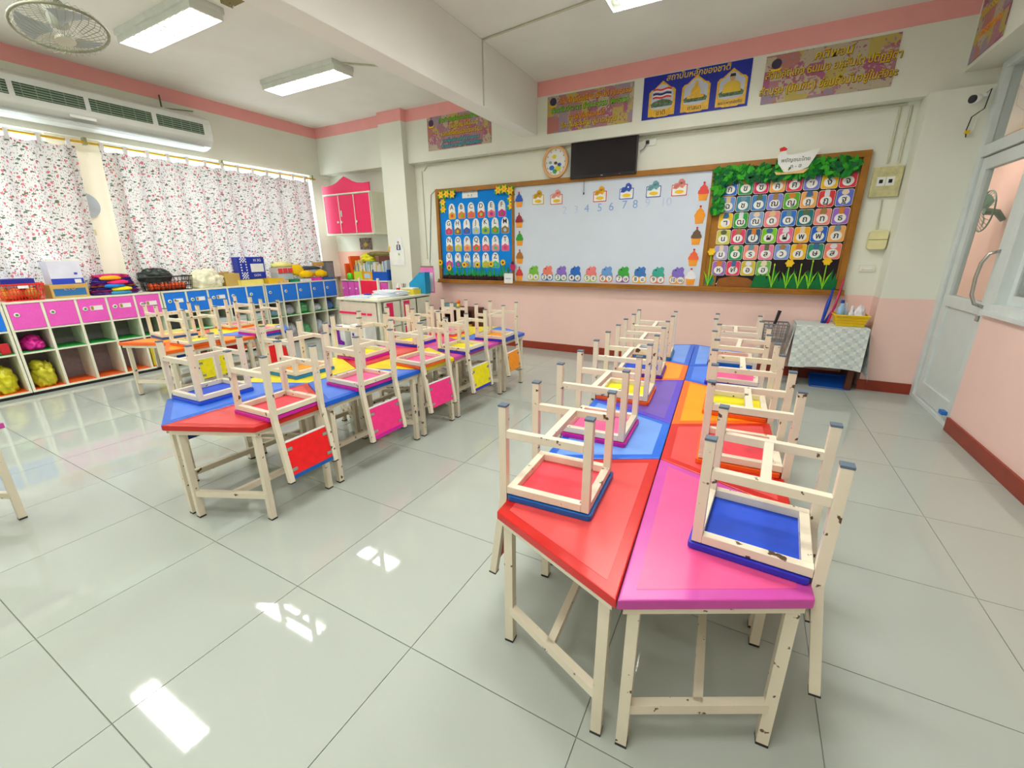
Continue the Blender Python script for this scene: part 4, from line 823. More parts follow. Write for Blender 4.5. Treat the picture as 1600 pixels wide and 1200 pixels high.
for i, (x, z) in enumerate(SF):
    c = empty('paper_daisy', (x, PF if i < 5 else PF-.032, z), 0, 'yellow paper daisy, %s along the blue felt grass' % ('first', 'second', 'third', 'fourth', 'fifth')[i] if i < 5 else 'yellow paper daisy pinned on the left frame of the board', 'flower', 'paper daisies on the blue felt')
    flat('stem', [(-.004, -.0), (.004, 0), (.006, .95-z), (-.006, .95-z)], LG, (0, 0, 0), .001, .003, c) if i < 5 else flat('stem', [(-.01, -.05), (.03, -.09), (.012, .0)], LG, (0, 0, 0), .001, .003, c)
    flat('petals', flower_pts(.046, 9, .7), YEL, (0, 0, 0), .0075, .011, c); flat('centre', disc(0, 0, .016, 10), CENTRE, (0, 0, 0), .0111, .014, c)
gb = MB(); R = random.Random(4)
for i in range(46):
    x = -3.95+1.08*i/45; h = .10+R.random()*.12; q = R.uniform(-.04, .04)
    gb.prism([(x-.012, .955), (x+.012, .955), (x+q, .955+h)], -.0055-.0002*(i % 3), -.0035, 'y')
o = gb.build('paper_grass', mat('grass_light', (40, 160, 60), .7, .3, .25, 12), None, (0, PF, 0)); tag(o, 'green paper grass along the bottom of the blue felt', 'paper grass', kind='stuff')
sb_ = MB()
for i in range(26): sb_.blob((-3.965+.0425*i, -.018, .915), (.028, .016, .032+.008*(i % 3)), i, .3, 3, 1, False)
o = sb_.build('paper_soil', mat('soil_paper', (58, 40, 44), .9, .2, .3, 30), None, (0, PF, .028)); tag(o, 'crumpled dark paper soil under the grass on the blue felt', 'paper soil', kind='stuff')
t = empty('ladybird_cutout', (-2.812, PF-.033, 1.10), 0, 'dark pink bug cut-out on the divider above the white note pocket', 'cutout')
flat('body', disc(0, 0, .045, 14, .9, 1.1), col((196, 30, 90), .5), (0, 0, 0), .001, .006, t); flat('head', disc(0, .05, .022, 10), col((80, 20, 50), .5), (0, 0, 0), .0061, .009, t)
t = empty('note_pocket', (-2.857, PF-.06, .955), 0, 'white note pocket with two clips hooked on the ledge', 'pocket')
MB().prism(rrect(-.065, -.07, .065, .06, .008), -.02, -.001, 'y').build('pocket', WHITE, t, bevel=.002)
for s in (-1, 1): MB().tube([(s*.032+.013*math.cos(2*PI*q/12), -.012, .075+.013*math.sin(2*PI*q/12)) for q in range(12)], .004, 6, True).build('clip', METAL, t)
text('memo', .032, (0, -.0215, -.005), col((130, 170, 200), .6), t)
# cupcakes down both sides of the whiteboard
CK = [(-2.728, 1.93, (30, 90, 190), 'blue'), (-2.728, 1.68, (150, 30, 50), 'dark red'), (-2.722, 1.455, (50, 160, 50), 'green'), (-2.722, 1.225, (176, 110, 40), 'brown'), (-2.726, 1.005, (224, 60, 60), 'red'),
      (-.535, 1.885, (240, 80, 70), 'red'), (-.545, 1.655, (250, 160, 30), 'orange'), (-.555, 1.44, (110, 90, 70), 'chocolate'), (-.56, 1.215, (248, 110, 60), 'coral'), (-.565, 1.01, (240, 240, 244), 'white')]
for i, (x, z, c_, n_) in enumerate(CK):
    c = empty('cupcake_cutout', (x, PF, z), 0, 'paper cupcake with %s icing at the %s edge of the whiteboard' % (n_, 'left' if i < 5 else 'right'), 'cutout', 'paper cupcakes on the whiteboard')
    flat('cup', [(-.05, -.01), (-.038, -.085), (.038, -.085), (.05, -.01)], col((246, 160, 40), .6), (0, 0, 0), .001, .004, c)
    flat('icing', [(-.055, -.015), (-.052, .01), (-.04, .025), (-.036, .045), (-.02, .058), (0, .082), (.02, .058), (.036, .045), (.04, .025), (.052, .01), (.055, -.015), (.03, -.022), (-.03, -.022)], col(c_, .6), (0, 0, 0), .0041, .0065, c)
    flat('cherry', disc(0, .088, .011, 10), col((210, 30, 50), .6), (0, 0, 0), .0066, .009, c)
# picture cards at the top
PC = [(-2.458, 1.955, (214, 180, 60), 'yellow'), (-2.208, 1.945, (220, 90, 70), 'red'), (-1.658, 1.945, (220, 60, 50), 'vermilion'), (-1.347, 1.955, (50, 90, 190), 'blue'), (-1.048, 1.957, (70, 80, 170), 'indigo'), (-.778, 1.955, (220, 70, 80), 'crimson')]
for i, (x, z, c_, n_) in enumerate(PC):
    c = empty('picture_card', (x, PF, z), 0, 'animal picture card with a %s border, top of the whiteboard' % n_, 'card', 'picture cards along the top of the whiteboard')
    flat('border', rrect(-.082, -.095, .078, .02, .008), col(c_, .6), (0, 0, 0), .001, .003, c); flat('face', rrect(-.074, -.087, .07, .012, .006), WHITE, (0, 0, 0), .0031, .0042, c)
    flat('yellow_shape', disc(0, -.055, .032, 12, 1.5, .6), col((240, 200, 40), .6), (0, 0, 0), .0043, .006, c)
    flat('animal', [(-.07, -.02), (-.055, .03), (-.02, .035), (-.01, .065), (.02, .075), (.05, .05), (.055, .01), (.03, -.02), (0, -.005), (-.03, -.025)], mat('animal_%d' % i, ((206, 160, 50), (226, 150, 140), (230, 170, 50), (60, 90, 180), (110, 160, 170), (216, 130, 120))[i], .6, .3, .3, 40), (0, 0, 0), .0061, .008, c)
    flat('spot', disc(.015, .03, .01, 8), col(((120, 120, 40), (220, 80, 90), (180, 100, 30), (240, 240, 250), (90, 110, 150), (90, 80, 80))[i], .6), (0, 0, 0), .0081, .0092, c)
# number cards at the bottom
NX = [-2.519, -2.318, -2.124, -1.936, -1.730, -1.531, -1.328, -1.132, -.926, -.710]
NCOL = [((190, 210, 60), (120, 190, 60)), ((40, 110, 190), (240, 130, 110)), ((60, 160, 110), (140, 110, 200)), ((50, 120, 190), (40, 110, 200)), ((180, 210, 90), (240, 130, 130)), ((240, 120, 60), (110, 160, 220)), ((150, 80, 190), (60, 170, 60)), ((250, 190, 50), (60, 120, 190)), ((240, 140, 110), (60, 170, 150)), ((250, 170, 60), (130, 110, 200))]
NW = ['lime', 'red and blue', 'violet and green', 'blue', 'pink and lime', 'orange and pale blue', 'green and purple', 'yellow and blue', 'teal and salmon', 'violet and orange']
for i, x in enumerate(NX):
    c = empty('number_card', (x, PF, .985), 0, '%s number card showing %d at the foot of the whiteboard' % (NW[i], i+1), 'card', 'number cards at the foot of the whiteboard')
    a_, b_ = NCOL[i]
    flat('base_shape', rrect(-.082, -.055, .082, .04, .03), col(a_, .6), (0, 0, 0), .001, .003, c)
    flat('animal', [(-.05, .015), (-.062, .06), (-.052, .10), (-.02, .115), (-.01, .135), (.012, .118), (.045, .135), (.07, .11), (.062, .07), (.08, .04), (.07, .015)], col(b_, .6), (0, 0, 0), .0031, .005, c)
    flat('eye', disc(-.02, .095, .008, 8), INK, (0, 0, 0), .0051, .006, c)
    for s in (-1, 1): flat('number_disc', disc(s*.04, -.012, .036, 18), WHITE, (0, 0, 0), .0052+.0005*s, .0075, c)
    text(str(i+1), .062, (-.04, -.0085, -.012), INK, c, bold=.0006, xs=.8 if i == 9 else 1); text('๑๒๓๔๕๖๗๘๙'[i] if i < 9 else '๑๐', .055, (.04, -.0085, -.012), INK, c, bold=.0006, xs=.8 if i == 9 else 1)
HW = mat('faint_marker', (140, 172, 224), .6)
hwp = empty('marker_writing', (0, PF, 0), 0, 'faint blue handwritten numerals on the whiteboard', 'handwriting')
for s, x, z in (('2', -2.098, 1.773), ('3', -1.95, 1.775), ('4', -1.815, 1.781), ('5', -1.656, 1.783), ('6', -1.517, 1.786), ('7', -1.363, 1.798), ('8', -1.241, 1.798), ('9', -1.105, 1.804), ('10', -.906, 1.803)):
    text(s, .125, (x, -.0012, z), HW if s in '4 5 6 8 7' else mat('fainter_marker', (188, 206, 234), .6), hwp, name='numeral', thick=.0003)
t = empty('pointer_tag', (-1.85, PF-.03, 2.03), 0, 'short black cord hanging from the top frame under the television', 'cord'); MB().tube([(0, -.003, .06), (0, -.003, -.07)], .003, 6).build('cord', BLACK, t); MB().tube([(0, -.003, -.07), (0, -.003, -.095)], .008, 8).build('weight', BLACK, t)
# Thai consonant cards
TH_ = 'กขฃคฅฆงจ' 'ฉชซฌญฎฏฐ' 'ฑฒณดตถทธ' 'นบปผฝพฟภ' 'มยรลวศษส' 'หฬอฮ'
TC = [(24, 104, 206), (30, 160, 80), (232, 40, 100), (250, 176, 90), (236, 60, 90), (120, 130, 214), (250, 196, 10), (232, 50, 70),
      (110, 150, 220), (60, 140, 160), (60, 130, 200), (130, 140, 226), (90, 180, 40), (250, 176, 90), (228, 50, 60), (100, 120, 220),
      (250, 206, 10), (40, 170, 60), (140, 170, 216), (246, 140, 150), (50, 120, 214), (30, 120, 130), (248, 140, 130), (160, 110, 210),
      (214, 206, 80), (236, 60, 110), (40, 90, 130), (130, 210, 20), (240, 100, 150), (252, 180, 20), (20, 100, 210), (250, 180, 100),
      (180, 170, 220), (30, 160, 90), (250, 150, 130), (244, 130, 170), (120, 160, 226), (250, 196, 0), (40, 150, 110), (248, 130, 110),
      (160, 110, 200), (236, 60, 100), (220, 196, 60), (120, 190, 80)]
def cname(c):
    base = {'blue': (24, 104, 206), 'green': (30, 160, 80), 'pink': (240, 100, 140), 'orange': (250, 176, 90), 'yellow': (250, 200, 10), 'red': (230, 50, 65), 'lilac': (150, 125, 215), 'teal': (40, 130, 140), 'pale blue': (120, 155, 222), 'lime': (130, 200, 40), 'salmon': (248, 140, 130)}
    return min(base, key=lambda k_: sum((a-b)**2 for a, b in zip(base[k_], c)))
k = 0
TOPSHAPE = [(170, 130, 70), (230, 200, 150), (60, 110, 160), (90, 110, 70), (240, 220, 190), (220, 130, 40), (110, 150, 170), (230, 230, 235)]
for r in range(6):
    for q in range(8):
        if k >= 44: break
        x = -.283+.1395*q-.002*r; z = 1.905-.1595*r+.0015*q
        c = empty('consonant_card', (x, PF-.0026, z), 0, '%s Thai letter card, %s from left in %s row of the dark panel' % (cname(TC[k]), ('first', 'second', 'third', 'fourth', 'fifth', 'sixth', 'seventh', 'eighth')[q], ('top', 'second', 'third', 'fourth', 'fifth', 'bottom')[r]), 'card', 'Thai consonant cards on the dark panel')
        flat('card_border', rrect(-.066, -.074, .066, .074, .02), col((244, 236, 220), .6), (0, 0, 0), .0005, .0015, c)
        flat('card', rrect(-.062, -.070, .062, .070, .018), col(TC[k], .6), (0, 0, 0), .0016, .004, c)
        flat('white_oval', disc(0, -.018, .043, 20, 1.05, .95), col((246, 246, 240), .6), (0, 0, 0), .0041, .0055, c)
        tc_ = TOPSHAPE[(k*5+r) % 8]; v_ = k % 3
        flat('picture', (disc(0, 0, .027, 9, 1.1, .9, k), [(-.03, -.02), (-.022, .02), (-.005, .032), (.02, .028), (.03, -.01), (.01, -.025)], rrect(-.02, -.03, .02, .03, .008))[v_], col(tc_, .6), (0, 0, .048), .0056, .0075, c)
        text(TH_[k], .075, (0, -.0065, -.016), INK, c, bold=.001); k += 1
# leaves, hen, tulips, mound
lv = MB(); R = random.Random(9)
def leafp(cx, cz, r, a): return [(cx+r*math.cos(a)*u-r*.5*math.sin(a)*v, cz+r*math.sin(a)*u+r*.5*math.cos(a)*v) for u, v in ((-1, 0), (-.4, .8), (.4, .7), (1, 0), (.4, -.7), (-.4, -.8))]
LV = []
for i in range(295):
    u = R.random()
    if u < .8: x = -.42+1.16*R.random(); z = 2.085-.13*R.random()
    else: x = -.43+.09*R.random(); z = 1.66+.42*R.random()
    LV.append((x, z, R.uniform(.025, .042), R.uniform(0, 2*PI), i))
gar = tag(empty('leaf_garland', (0, PF-.03, 0)), 'garland of crumpled green paper leaves around the dark panel', 'garland')
for x, z, r, a, i in LV:
    cg = ((20, 130, 40), (60, 170, 40), (10, 100, 50))[i % 3]; d = .002+.022*R.random()
    o = part('leaf', ('leaf', i % 6), lambda b: b.prism(leafp(0, 0, .05, i % 6), -.003, 0, 'y'), mat('leafpaper_%d' % (i % 3), cg, .6, .3, .15, 30), gar, (x, -d, z)); o.rotation_euler = (R.uniform(-.5, .5), R.uniform(0, 6), R.uniform(-.4, .4))
hn = empty('hen_cutout', (.225, 5.19, 2.085), 0, 'white paper hen with Thai writing on the top frame', 'cutout')
flat('body', [(-.12, .0), (-.13, .07), (-.10, .10), (-.07, .11), (-.055, .07), (0, .065), (.12, .085), (.2, .10), (.17, .03), (.13, -.05), (.06, -.08), (-.06, -.08)], WHITE, (0, 0, 0), -.035, .004, hn)
flat('comb', [(-.12, .10), (-.125, .13), (-.09, .14), (-.06, .12), (-.07, .105)], col((220, 30, 30), .6), (0, 0, 0), .0041, .006, hn); flat('nest', [(-.14, -.07), (-.12, -.10), (.1, -.10), (.14, -.06), (.06, -.075), (-.06, -.085)], col((236, 196, 130), .6), (0, 0, 0), .0041, .006, hn)
text('พยัญชนะไทย', .045, (.02, -.0048, .02), INK, hn); text('ก - ฮ', .045, (.03, -.0048, -.035), INK, hn)
gb = MB(); R = random.Random(5)
for i in range(40):
    x = .06+.69*i/39; h = .10+R.random()*.11; q = R.uniform(-.03, .03); gb.prism([(x-.028, .918), (x+.028, .918), (x+q, .918+h)], -.0062-.0002*(i % 4), -.003, 'y')
tag(gb.build('paper_grass', DG, None, (0, PF, 0)), 'dark green paper grass at the foot of the dark panel', 'paper grass', kind='stuff')
TL = [(.352, 1.165, 1), (.66, 1.185, 1), (.224, 1.148, 0), (.454, 1.15, 0), (.545, 1.185, 0), (-.382, 1.28, 1)]
for i, (x, z, hd) in enumerate(TL):
    c = empty('paper_tulip', (x, PF if i < 5 else PF-.016, z), 0, ('yellow paper flower on a lime stem, left of two over the grass', 'yellow paper flower on a lime stem, right of two over the grass', 'budded lime paper stem left of the flowers', 'budless lime paper stem right of the first flower', 'budless lime paper stem left of the last flower', 'yellow paper flower on the divider left of the dark panel')[i], 'flower', 'paper flowers on the dark panel')
    b0 = .92-z; LM = col((140, 214, 20), .6)
    flat('stem', [(-.004, 0), (.004, 0), (.006, b0), (-.006, b0)], LM, (0, 0, 0), .0075, .0095, c)
    flat('leaf', [(0, b0), (-.055, b0+.16), (-.02, b0+.11)], LM, (0, 0, 0), .0096, .0115, c); flat('leaf', [(0, b0), (.055, b0+.17), (.02, b0+.11)], LM, (0, 0, 0), .0096, .0115, c)
    if hd: flat('petals', flower_pts(.042, 6, .75), YEL, (0, 0, 0), .010, .014, c)
    else: flat('bud', disc(0, .0, .009, 8, .8, 1.6), col((200, 220, 40), .6), (0, 0, 0), .010, .013, c)
tag(flat('mound_cutout', [(-.30, .918), (-.28, 1.0), (-.15, 1.03), (.0, 1.01), (.08, .96), (.15, .918)], mat('mound_brown', (150, 92, 40), .7, .3, .15, 15), (0, PF, 0), .0028, .0045), 'brown paper mound at the lower left of the dark panel', 'cutout')
t = empty('bush_cutout', (-.37, PF-.0, .975), 0, 'teal and white paper bush at the lower left of the dark panel', 'cutout')
flat('bush', flower_pts(.055, 7, .8), col((20, 140, 110), .6), (0, 0, 0), .001, .004, t); flat('blossom', flower_pts(.035, 6, .7), WHITE, (.1, 0, -.03), .001, .004, t)

# ================================================================== TEACHER'S CORNER
dk = empty('teacher_desk', (-4.69, 3.86, 0), 0, 'cream teacher desk with hot pink door panels beside the left column', 'desk')
DW, DL = .74, .98
MB().prism(rrect(-.02, -.02, DW+.02, DL+.02, .05), .715, .74).build('desktop', LAM, dk, bevel=.004)
box('side_panel', (0, .45, .0), (.02, DL, .715), LAM, dk); box('back_panel', (.02, DL-.02, 0), (DW, DL, .715), LAM, dk); box('modesty_panel', (.05, .0, .40), (DW-.06, .012, .70), mat('desk_inner', (226, 214, 196), .5), dk)
box('cabinet_wall', (.02, .40, 0), (DW, .42, .715), LAM, dk); box('cabinet_floor', (.02, .42, .02), (DW, DL-.02, .04), LAM, dk)
for x, y in ((.02, .01), (DW-.045, .01), (.02, .36)): box('leg', (x, y, 0), (x+.035, y+.035, .715), LAM, dk)
for i in range(2):
    d = box('door', (DW-.015, .02+.06+i*.30+.0, .10), (DW+.0, .02+.34+i*.30, .70), LAM, dk, .002) if 0 else None
for i, y in enumerate((.07, .38, .69)):
    d = box('drawer_front', (DW-.0, y, .39), (DW+.014, y+.28, .70), LAM, dk, .002); 
    if i < 2: box('pink_panel', (DW+.0141, y+.04, .42), (DW+.018, y+.15, .69), HOTL, d)
    d = box('drawer_front', (DW-.0, y, .05), (DW+.014, y+.28, .375), LAM, dk, .002)
    if i < 2: box('pink_panel', (DW+.0141, y+.04, .07), (DW+.018, y+.15, .36), HOTL, d)
box('desk_rail', (.03, -.012, .545), (.33, .0, .57), HOTL, dk); box('desk_rail', (.40, -.012, .54), (.50, .0, .565), HOTL, dk); box('desk_rail', (.53, -.012, .54), (.60, .0, .565), HOTL, dk)
PUR = col((122, 20, 170), .45)
st = empty('plastic_stool', (-4.52, 3.66, 0), 0, 'purple and white plastic stool standing in front of the desk end', 'stool')
MB().prism([(-.12, .42), (.12, .42), (.12, .39), (.04, .38), (.05, .24), (.12, .22), (.12, .18), (-.06, .18), (-.06, .22), (-.02, .24), (-.02, .38), (-.12, .39)], -.012, .0, 'y').build('purple_frame', PUR, st, (0, -.01, 0)); box('white_side', (-.13, 0, 0), (.13, .18, .40), WHITE, st, .01)
st = empty('plastic_box', (-4.13, 3.64, 0), 0, 'white box with purple cross marks by the desk leg', 'box')
box('body', (-.13, 0, 0), (.13, .18, .45), WHITE, st, .01)
for dx, w_, h_ in ((-.08, .03, .035), (.05, .06, .05), (.05, .012, .17)): box('purple_mark', (dx-w_/2, -.004, .33-h_/2), (dx+w_/2, -.0005-.0, .33+h_/2), PUR, st)
rc = empty('red_chair', (-4.93, 4.66, 0), 0, 'cream chair with a bright red backrest behind the teacher desk', 'chair')
box('backrest', (-.165, -.01, .70), (.165, .01, .90), col((246, 30, 70), .4), rc, .004)
for s in (-1, 1): MB().bar((s*.18, 0, 0), (s*.185, 0, .94), .028).build('leg', LAM, rc); MB().bar((s*.18, .3, 0), (s*.18, .3, .42), .028).build('leg', LAM, rc)
box('seat', (-.165, .0, .42), (.165, .32, .45), LAM, rc, .004)
for i, (x, y, z, sx, sy, lb_) in enumerate(((-4.22, 4.33, .741, .2, .14, 'lowest bundle of papers in the desk stack'), (-4.20, 4.35, .758, .19, .14, 'second bundle of papers in the desk stack'), (-4.22, 4.38, .775, .19, .14, 'third bundle of papers in the desk stack'), (-4.24, 4.36, .792, .18, .13, 'topmost bundle of papers in the desk stack'), (-4.42, 4.00, .741, .16, .1, 'loose papers spread at the near end of the desk'), (-4.18, 4.08, .741, .12, .09, 'small white sheets at the near right of the desk'))):
    o = box('paper_bundle', (-sx, -sy, 0), (sx, sy, .015), mat('paper_%d' % (i % 3), ((232, 236, 240), (206, 222, 240), (244, 246, 246))[i % 3], .7, .3, .06, 40), None, .002); o.location = (x, y, z); o.rotation_euler = (0, 0, (.1, -.12, .2, .05, .3, -.2)[i]); tag(o, lb_, 'papers', 'papers on the teacher desk')
t = empty('paper_tray', (-4.13, 4.66, .741), 0, 'yellow tray of white papers on the desk', 'tray')
box('base', (-.12, -.07, 0), (.1, .08, .01), col((232, 214, 60), .4), t)
for s in (-1, 1): box('side', (s*.11-.005, -.07, 0), (s*.11+.002, .08, .07), col((232, 214, 60), .4), t); box('side', (-.12, .005+s*.073, 0), (.1, .011+s*.073, .07), col((232, 214, 60), .4), t)
box('papers', (-.1, -.06, .011), (.09, .07, .085), WHITE, t)
t = empty('magazine_rack', (-4.02, 4.79, .741), 0, 'bright blue slanted magazine file at the far desk corner', 'file holder')
BR = mat('rack_blue', (20, 150, 200), .4, .5, .06, 30)
for y in (-.05, .05): MB().prism([(-.2, 0), (.09, 0), (.09, .29), (.0, .29), (-.2, .14)], y-.003, y+.003, 'y').build('side', BR, t)
box('end', (.085, -.05, 0), (.09, .05, .29), BR, t); box('base', (-.2, -.05, 0), (.09, .05, .004), BR, t)
t = empty('desk_calendar', (-4.02, 4.90, .90), 0, 'pink framed calendar sheet standing behind the blue file', 'calendar')
box('sheet', (-.12, 0, -.15), (.12, .006, .20), col((244, 130, 200), .5), t); box('page', (-.1, -.002, -.13), (.1, -.0005, .13), WHITE, t); box('top_strip', (-.11, -.002, .2), (.11, .008, .22), col((150, 130, 90), .5), t)
t.location.z = .891
t = MB().lathe([(.024, 0), (.026, .01), (.026, .09), (.01, .11), (.01, .13)], 14).build('glue_bottle', WHITE, None, (-4.42, 4.72, .741), smooth=True); tag(t, 'white glue bottle with a red label on the teacher desk', 'bottle')
MB().lathe([(.0268, .02), (.0268, .07)], 14).build('label', col((230, 30, 40), .5), t)
t = empty('pen_cup', (-4.33, 4.74, .741), 0, 'small blue cup of pens beside the glue bottle', 'cup'); MB().lathe([(.03, 0), (.034, .06)], 14).build('cup', col((120, 170, 220), .4), t)
for i in range(4): MB().tube([(.01*(i-1.5), .005*(i % 2), .01), (.02*(i-1.5), .01*(i % 2), .13)], .004, 6).build('pen', col(((200, 60, 60), (60, 60, 60), (60, 120, 60), (40, 60, 160))[i], .4), t)
tag(box('marker_box', (-4.50, 4.14, .757), (-4.40, 4.19, .775), col((40, 60, 180), .5), None, .003), 'small dark blue box lying on the desk papers', 'box')
# sheet on the column
t = empty('column_poster', (-4.675, 5.047, 1.31), 0, 'white sheet with a small standing figure on the left column', 'poster')
box('sheet', (-.16, -.004, -.2), (.13, 0, .05), WHITE, t); box('upper_sheet', (-.03, -.005, -.02), (.1, -.001, .2), col((236, 240, 240), .6), t)
flat('suit', [(-.04, .02), (.04, .02), (.035, .09), (.01, .105), (-.01, .105), (-.035, .09)], col((60, 70, 90), .6), (.03, 0, 0), .006, .008, t); flat('face', disc(.03, .13, .018, 12), col((190, 150, 100), .6), (0, 0, 0), .006, .008, t); flat('shirt', [(-.012, .03), (.012, .03), (.008, .1), (-.008, .1)], WHITE, (.03, 0, 0), .0081, .009, t)
flat('flower_print', flower_pts(.025, 6), col((150, 200, 60), .6), (.03, 0, -.04), .006, .008, t)
tag(box('wall_clip', (-4.845, 5.035, 1.30), (-4.82, 5.049, 1.38), col((220, 180, 40), .5), None, .002), 'small yellow clip on the left edge of the column', 'clip')
# dark bench against the board wall
be = empty('dark_bench', (-3.62, 5.10, 0), 0, 'dark brown low shelf against the pink wall behind the chairs', 'shelf')
DBR = mat('dark_wood', (86, 44, 26), .5, .4, .2, 8)
box('top', (-.26, -.14, .50), (.32, .15, .53), DBR, be, .003)
for x in (-.26, .29): box('end_panel', (x, -.13, 0), (x+.03, .15, .50), DBR, be)
box('shelf', (-.23, -.13, .22), (.29, .15, .24), DBR, be); box('back_panel', (-.23, .14, .05), (.29, .15, .5), DBR, be)
tag(MB().blob((0, 0, 0), (.14, .1, .04), 17, .25, 3).build('folded_cloth', mat('teal_cloth', (110, 150, 150), .8, .2, .3, 20), None, (-3.76, 5.06, .531), smooth=True), 'grey-green folded cloth on the dark shelf', 'cloth')
t = empty('toy_figure', (-3.60, 5.04, .531), 0, 'small orange and yellow toy on the dark shelf', 'toy'); MB().lathe([(.03, 0), (.035, .03), (.02, .06)], 12).build('body', col((230, 200, 40), .5), t); MB().lathe([(.022, .06), (.028, .085), (.01, .115)], 12).build('head', col((240, 110, 40), .5), t)
for i, (x, c) in enumerate(((-3.78, (240, 60, 160)), (-3.60, (250, 130, 40)), (-3.46, (250, 190, 40)))): tag(box('toy_block', (x, 5.02, .241), (x+.08, 5.1, .30), col(c, .5), None, .004), ('pink', 'orange', 'yellow')[i]+' toy block on the lower board of the dark shelf', 'toy', 'toy blocks on the dark shelf')

# ================================================================== SIDE TABLE WITH CLOTH
sd = empty('side_table', (.76, 5.06, 0), 0, 'dark wooden side table under the checked cloth', 'table')
box('top', (-.25, -.14, .575), (.27, .19, .60), DBR, sd, .003)
for x in (-.24, .20):
    for y in (-.12, .14): box('leg', (x, y, 0), (x+.05, y+.05, .575), DBR, sd, .003)
box('apron', (-.19, -.11, .22), (.20, -.09, .26), DBR, sd); box('lower_shelf', (-.24, -.10, .26), (.25, .18, .28), DBR, sd)
cl = MB(); HX, HY0, HY1 = .285, -.155, .195
def cloth(u, v):                            # top, then front drop and side drops
    x = -HX+2*HX*u; s = v
    if s < .45: return (x+.006*math.sin(x*40), HY1-(HY1-HY0)*(s/.45), .602)
    d = (s-.45)/.55; return (x*(1+.02*d)+.008*math.sin(x*30+2)*d, HY0-.012*d-.01*math.sin(x*22)*d, .602-.40*d+.012*math.sin(x*9+1)*d)
cl.grid(cloth, 40, 24, uv=lambda a, b: (a*.57*1.7, b*.78*1.7))
for s in (-1, 1):
    def side(u, v, s=s):
        y = HY0+(HY1-HY0)*u; drop = .30+.20*(1-u)
        return (s*(HX+.012*v+.05*v*(1-u)+.01*math.sin(u*12)*v), y-.03*v*(1-u), .602-drop*v)
    cl.grid(side, 16, 16, uv=lambda a, b: (a*.35*1.7+.3, b*.45*1.7))
o = cl.build('table_cloth', check_cloth(), None, (.76, 5.06, 0), smooth=False); tag(o, 'pale grey-green checked cloth draped over the side table', 'tablecloth')
bs = empty('yellow_basket', (.90, 5.06, .605), 0, 'yellow plastic basket of bottles on the checked cloth', 'basket')
YB = col((244, 208, 20), .4)
def frus(b, x, y, z0, h, f): 
    A = [b.bm.verts.new(p) for p in ((-x, -y, z0), (x, -y, z0), (x, y, z0), (-x, y, z0))]; B = [b.bm.verts.new(p) for p in ((-x-f, -y-f, z0+h), (x+f, -y-f, z0+h), (x+f, y+f, z0+h), (-x-f, y+f, z0+h))]
    for i in range(4): b.bm.faces.new((A[i], A[(i+1) % 4], B[(i+1) % 4], B[i]))
    b.bm.faces.new(A[::-1]); return b
frus(MB(), .105, .075, 0, .10, .025).build('tub', YB, bs); MB().tube([(-.132, -.102, .10), (.132, -.102, .10), (.132, .102, .10), (-.132, .102, .10)], .007, 6, True).build('rim', YB, bs)
for i, z in enumerate((.03, .055, .08)): MB().bar((-.10-z*.2, -.079-z*.25, z), (.10+z*.2, -.079-z*.25, z), .004, .006).build('rib', col((220, 170, 10), .4), bs)
for i, (x, y, h, r, c, lb_) in enumerate(((.82, 5.05, .20, .03, (150, 190, 226), 'blue and white lotion bottle in the yellow basket'), (.86, 5.09, .17, .026, (206, 220, 236), 'pale spray bottle in the yellow basket'), (.90, 5.04, .15, .022, (236, 236, 236), 'white squeeze bottle in the yellow basket'))):
    o = MB().lathe([(r, 0), (r, h*.75), (r*.5, h*.85), (r*.5, h)], 14).build('bottle', col(c, .3), None, (x, y, .61), smooth=True); tag(o, lb_, 'bottle', 'bottles in the yellow basket'); MB().lathe([(r*.55, h), (r*.5, h+.03)], 12).build('cap', (col((30, 70, 160), .4), WHITE, WHITE)[i], o)
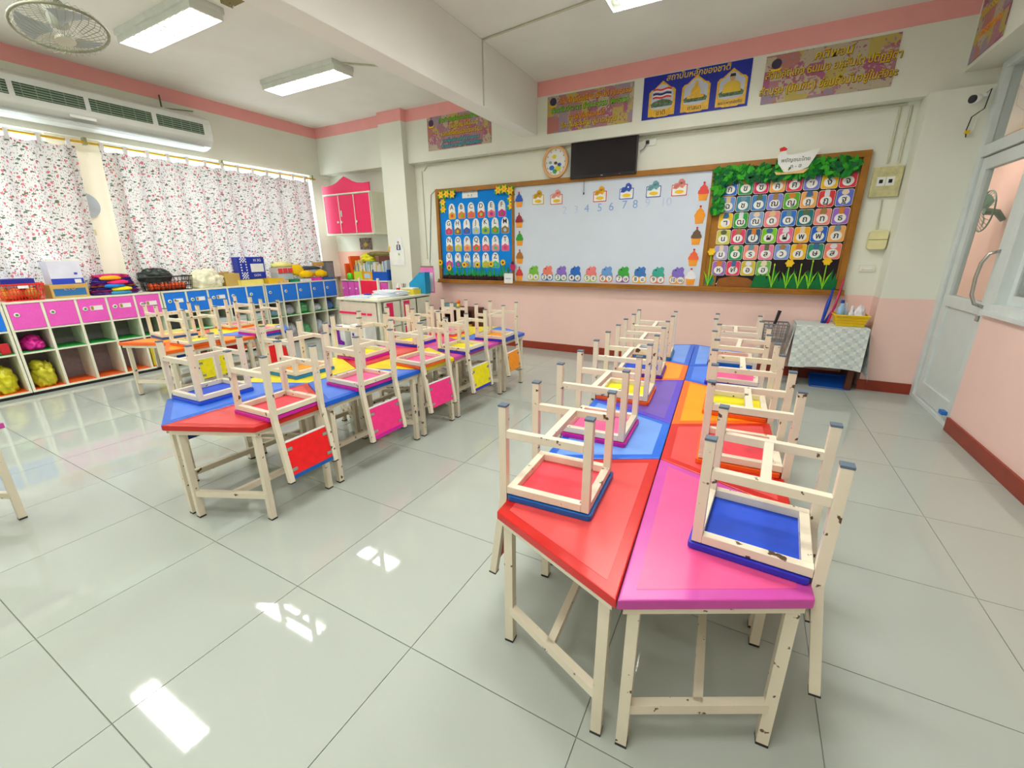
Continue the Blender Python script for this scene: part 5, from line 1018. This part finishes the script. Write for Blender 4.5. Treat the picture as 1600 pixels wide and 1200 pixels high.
bag('tissue_bag', (.965, 5.06, .612), (.045, .06, .12), (232, 226, 232), 21, 'crumpled white tissue pack in the yellow basket')
for i, (x, c, h, lb_) in enumerate(((.70, (20, 70, 190), .34, 'blue folded umbrella leaning by the notice board'), (.745, (214, 40, 110), .42, 'pink feather duster handle leaning by the notice board'), (.72, (30, 50, 150), .30, 'dark blue stick leaning beside the umbrella'))):
    o = MB().tube([(0, 0, 0), (.025+.02*i, .05, h*.5), (.05+.02*i, .09, h)], [.012, .018 if i == 0 else .009, .006], 8).build('umbrella' if i == 0 else 'stick', col(c, .5), None, (x, 5.12, .605), smooth=True); tag(o, lb_, 'umbrella' if i == 0 else 'stick')
tr = empty('blue_tray', (.84, 5.04, .02), 0, 'dark blue plastic tray leaning under the side table', 'tray')
BT = col((20, 80, 170), .35); tr.rotation_euler = (math.radians(24), 0, 0)
box('base', (-.15, -.10, 0), (.15, .12, .008), BT, tr, .003)
for a, b in (((-.16, -.11, 0), (-.15, .13, .03)), ((.15, -.11, 0), (.16, .13, .03)), ((-.15, -.11, 0), (.15, -.10, .03)), ((-.15, .12, 0), (.15, .13, .03))): box('rim', a, b, BT, tr, .002)
wbk = basket((.30, 5.08, .40), .12, .10, .18, (130, 134, 136), 'grey wire basket on a stand left of the side table', 'wire_basket', flare=.01)
for x in (-.11, .11):
    for y in (-.09, .09): MB().tube([(x, y, -.40), (x, y, .0)], .006, 6).build('leg', METAL, wbk)
t = MB().tube([(0, 0, 0), (.03, .01, .16)], [.012, .017], 8).build('brush_handle', BLACK, None, (.30, 5.06, .55)); tag(t, 'black handle sticking out of the wire basket', 'handle')

# ================================================================== writing becomes mesh
bpy.context.view_layer.update()
dg = bpy.context.evaluated_depsgraph_get()
for o in TEXTS:
    me = bpy.data.meshes.new_from_object(o.evaluated_get(dg)); n = link(o.name, me, o.parent, o.location); n.rotation_euler = o.rotation_euler; n.scale = o.scale
for o in TEXTS:
    nm = o.name; bpy.data.objects.remove(o)
for o in COL.objects:                       # letterings lost their plain base name to the curve they replace
    pass
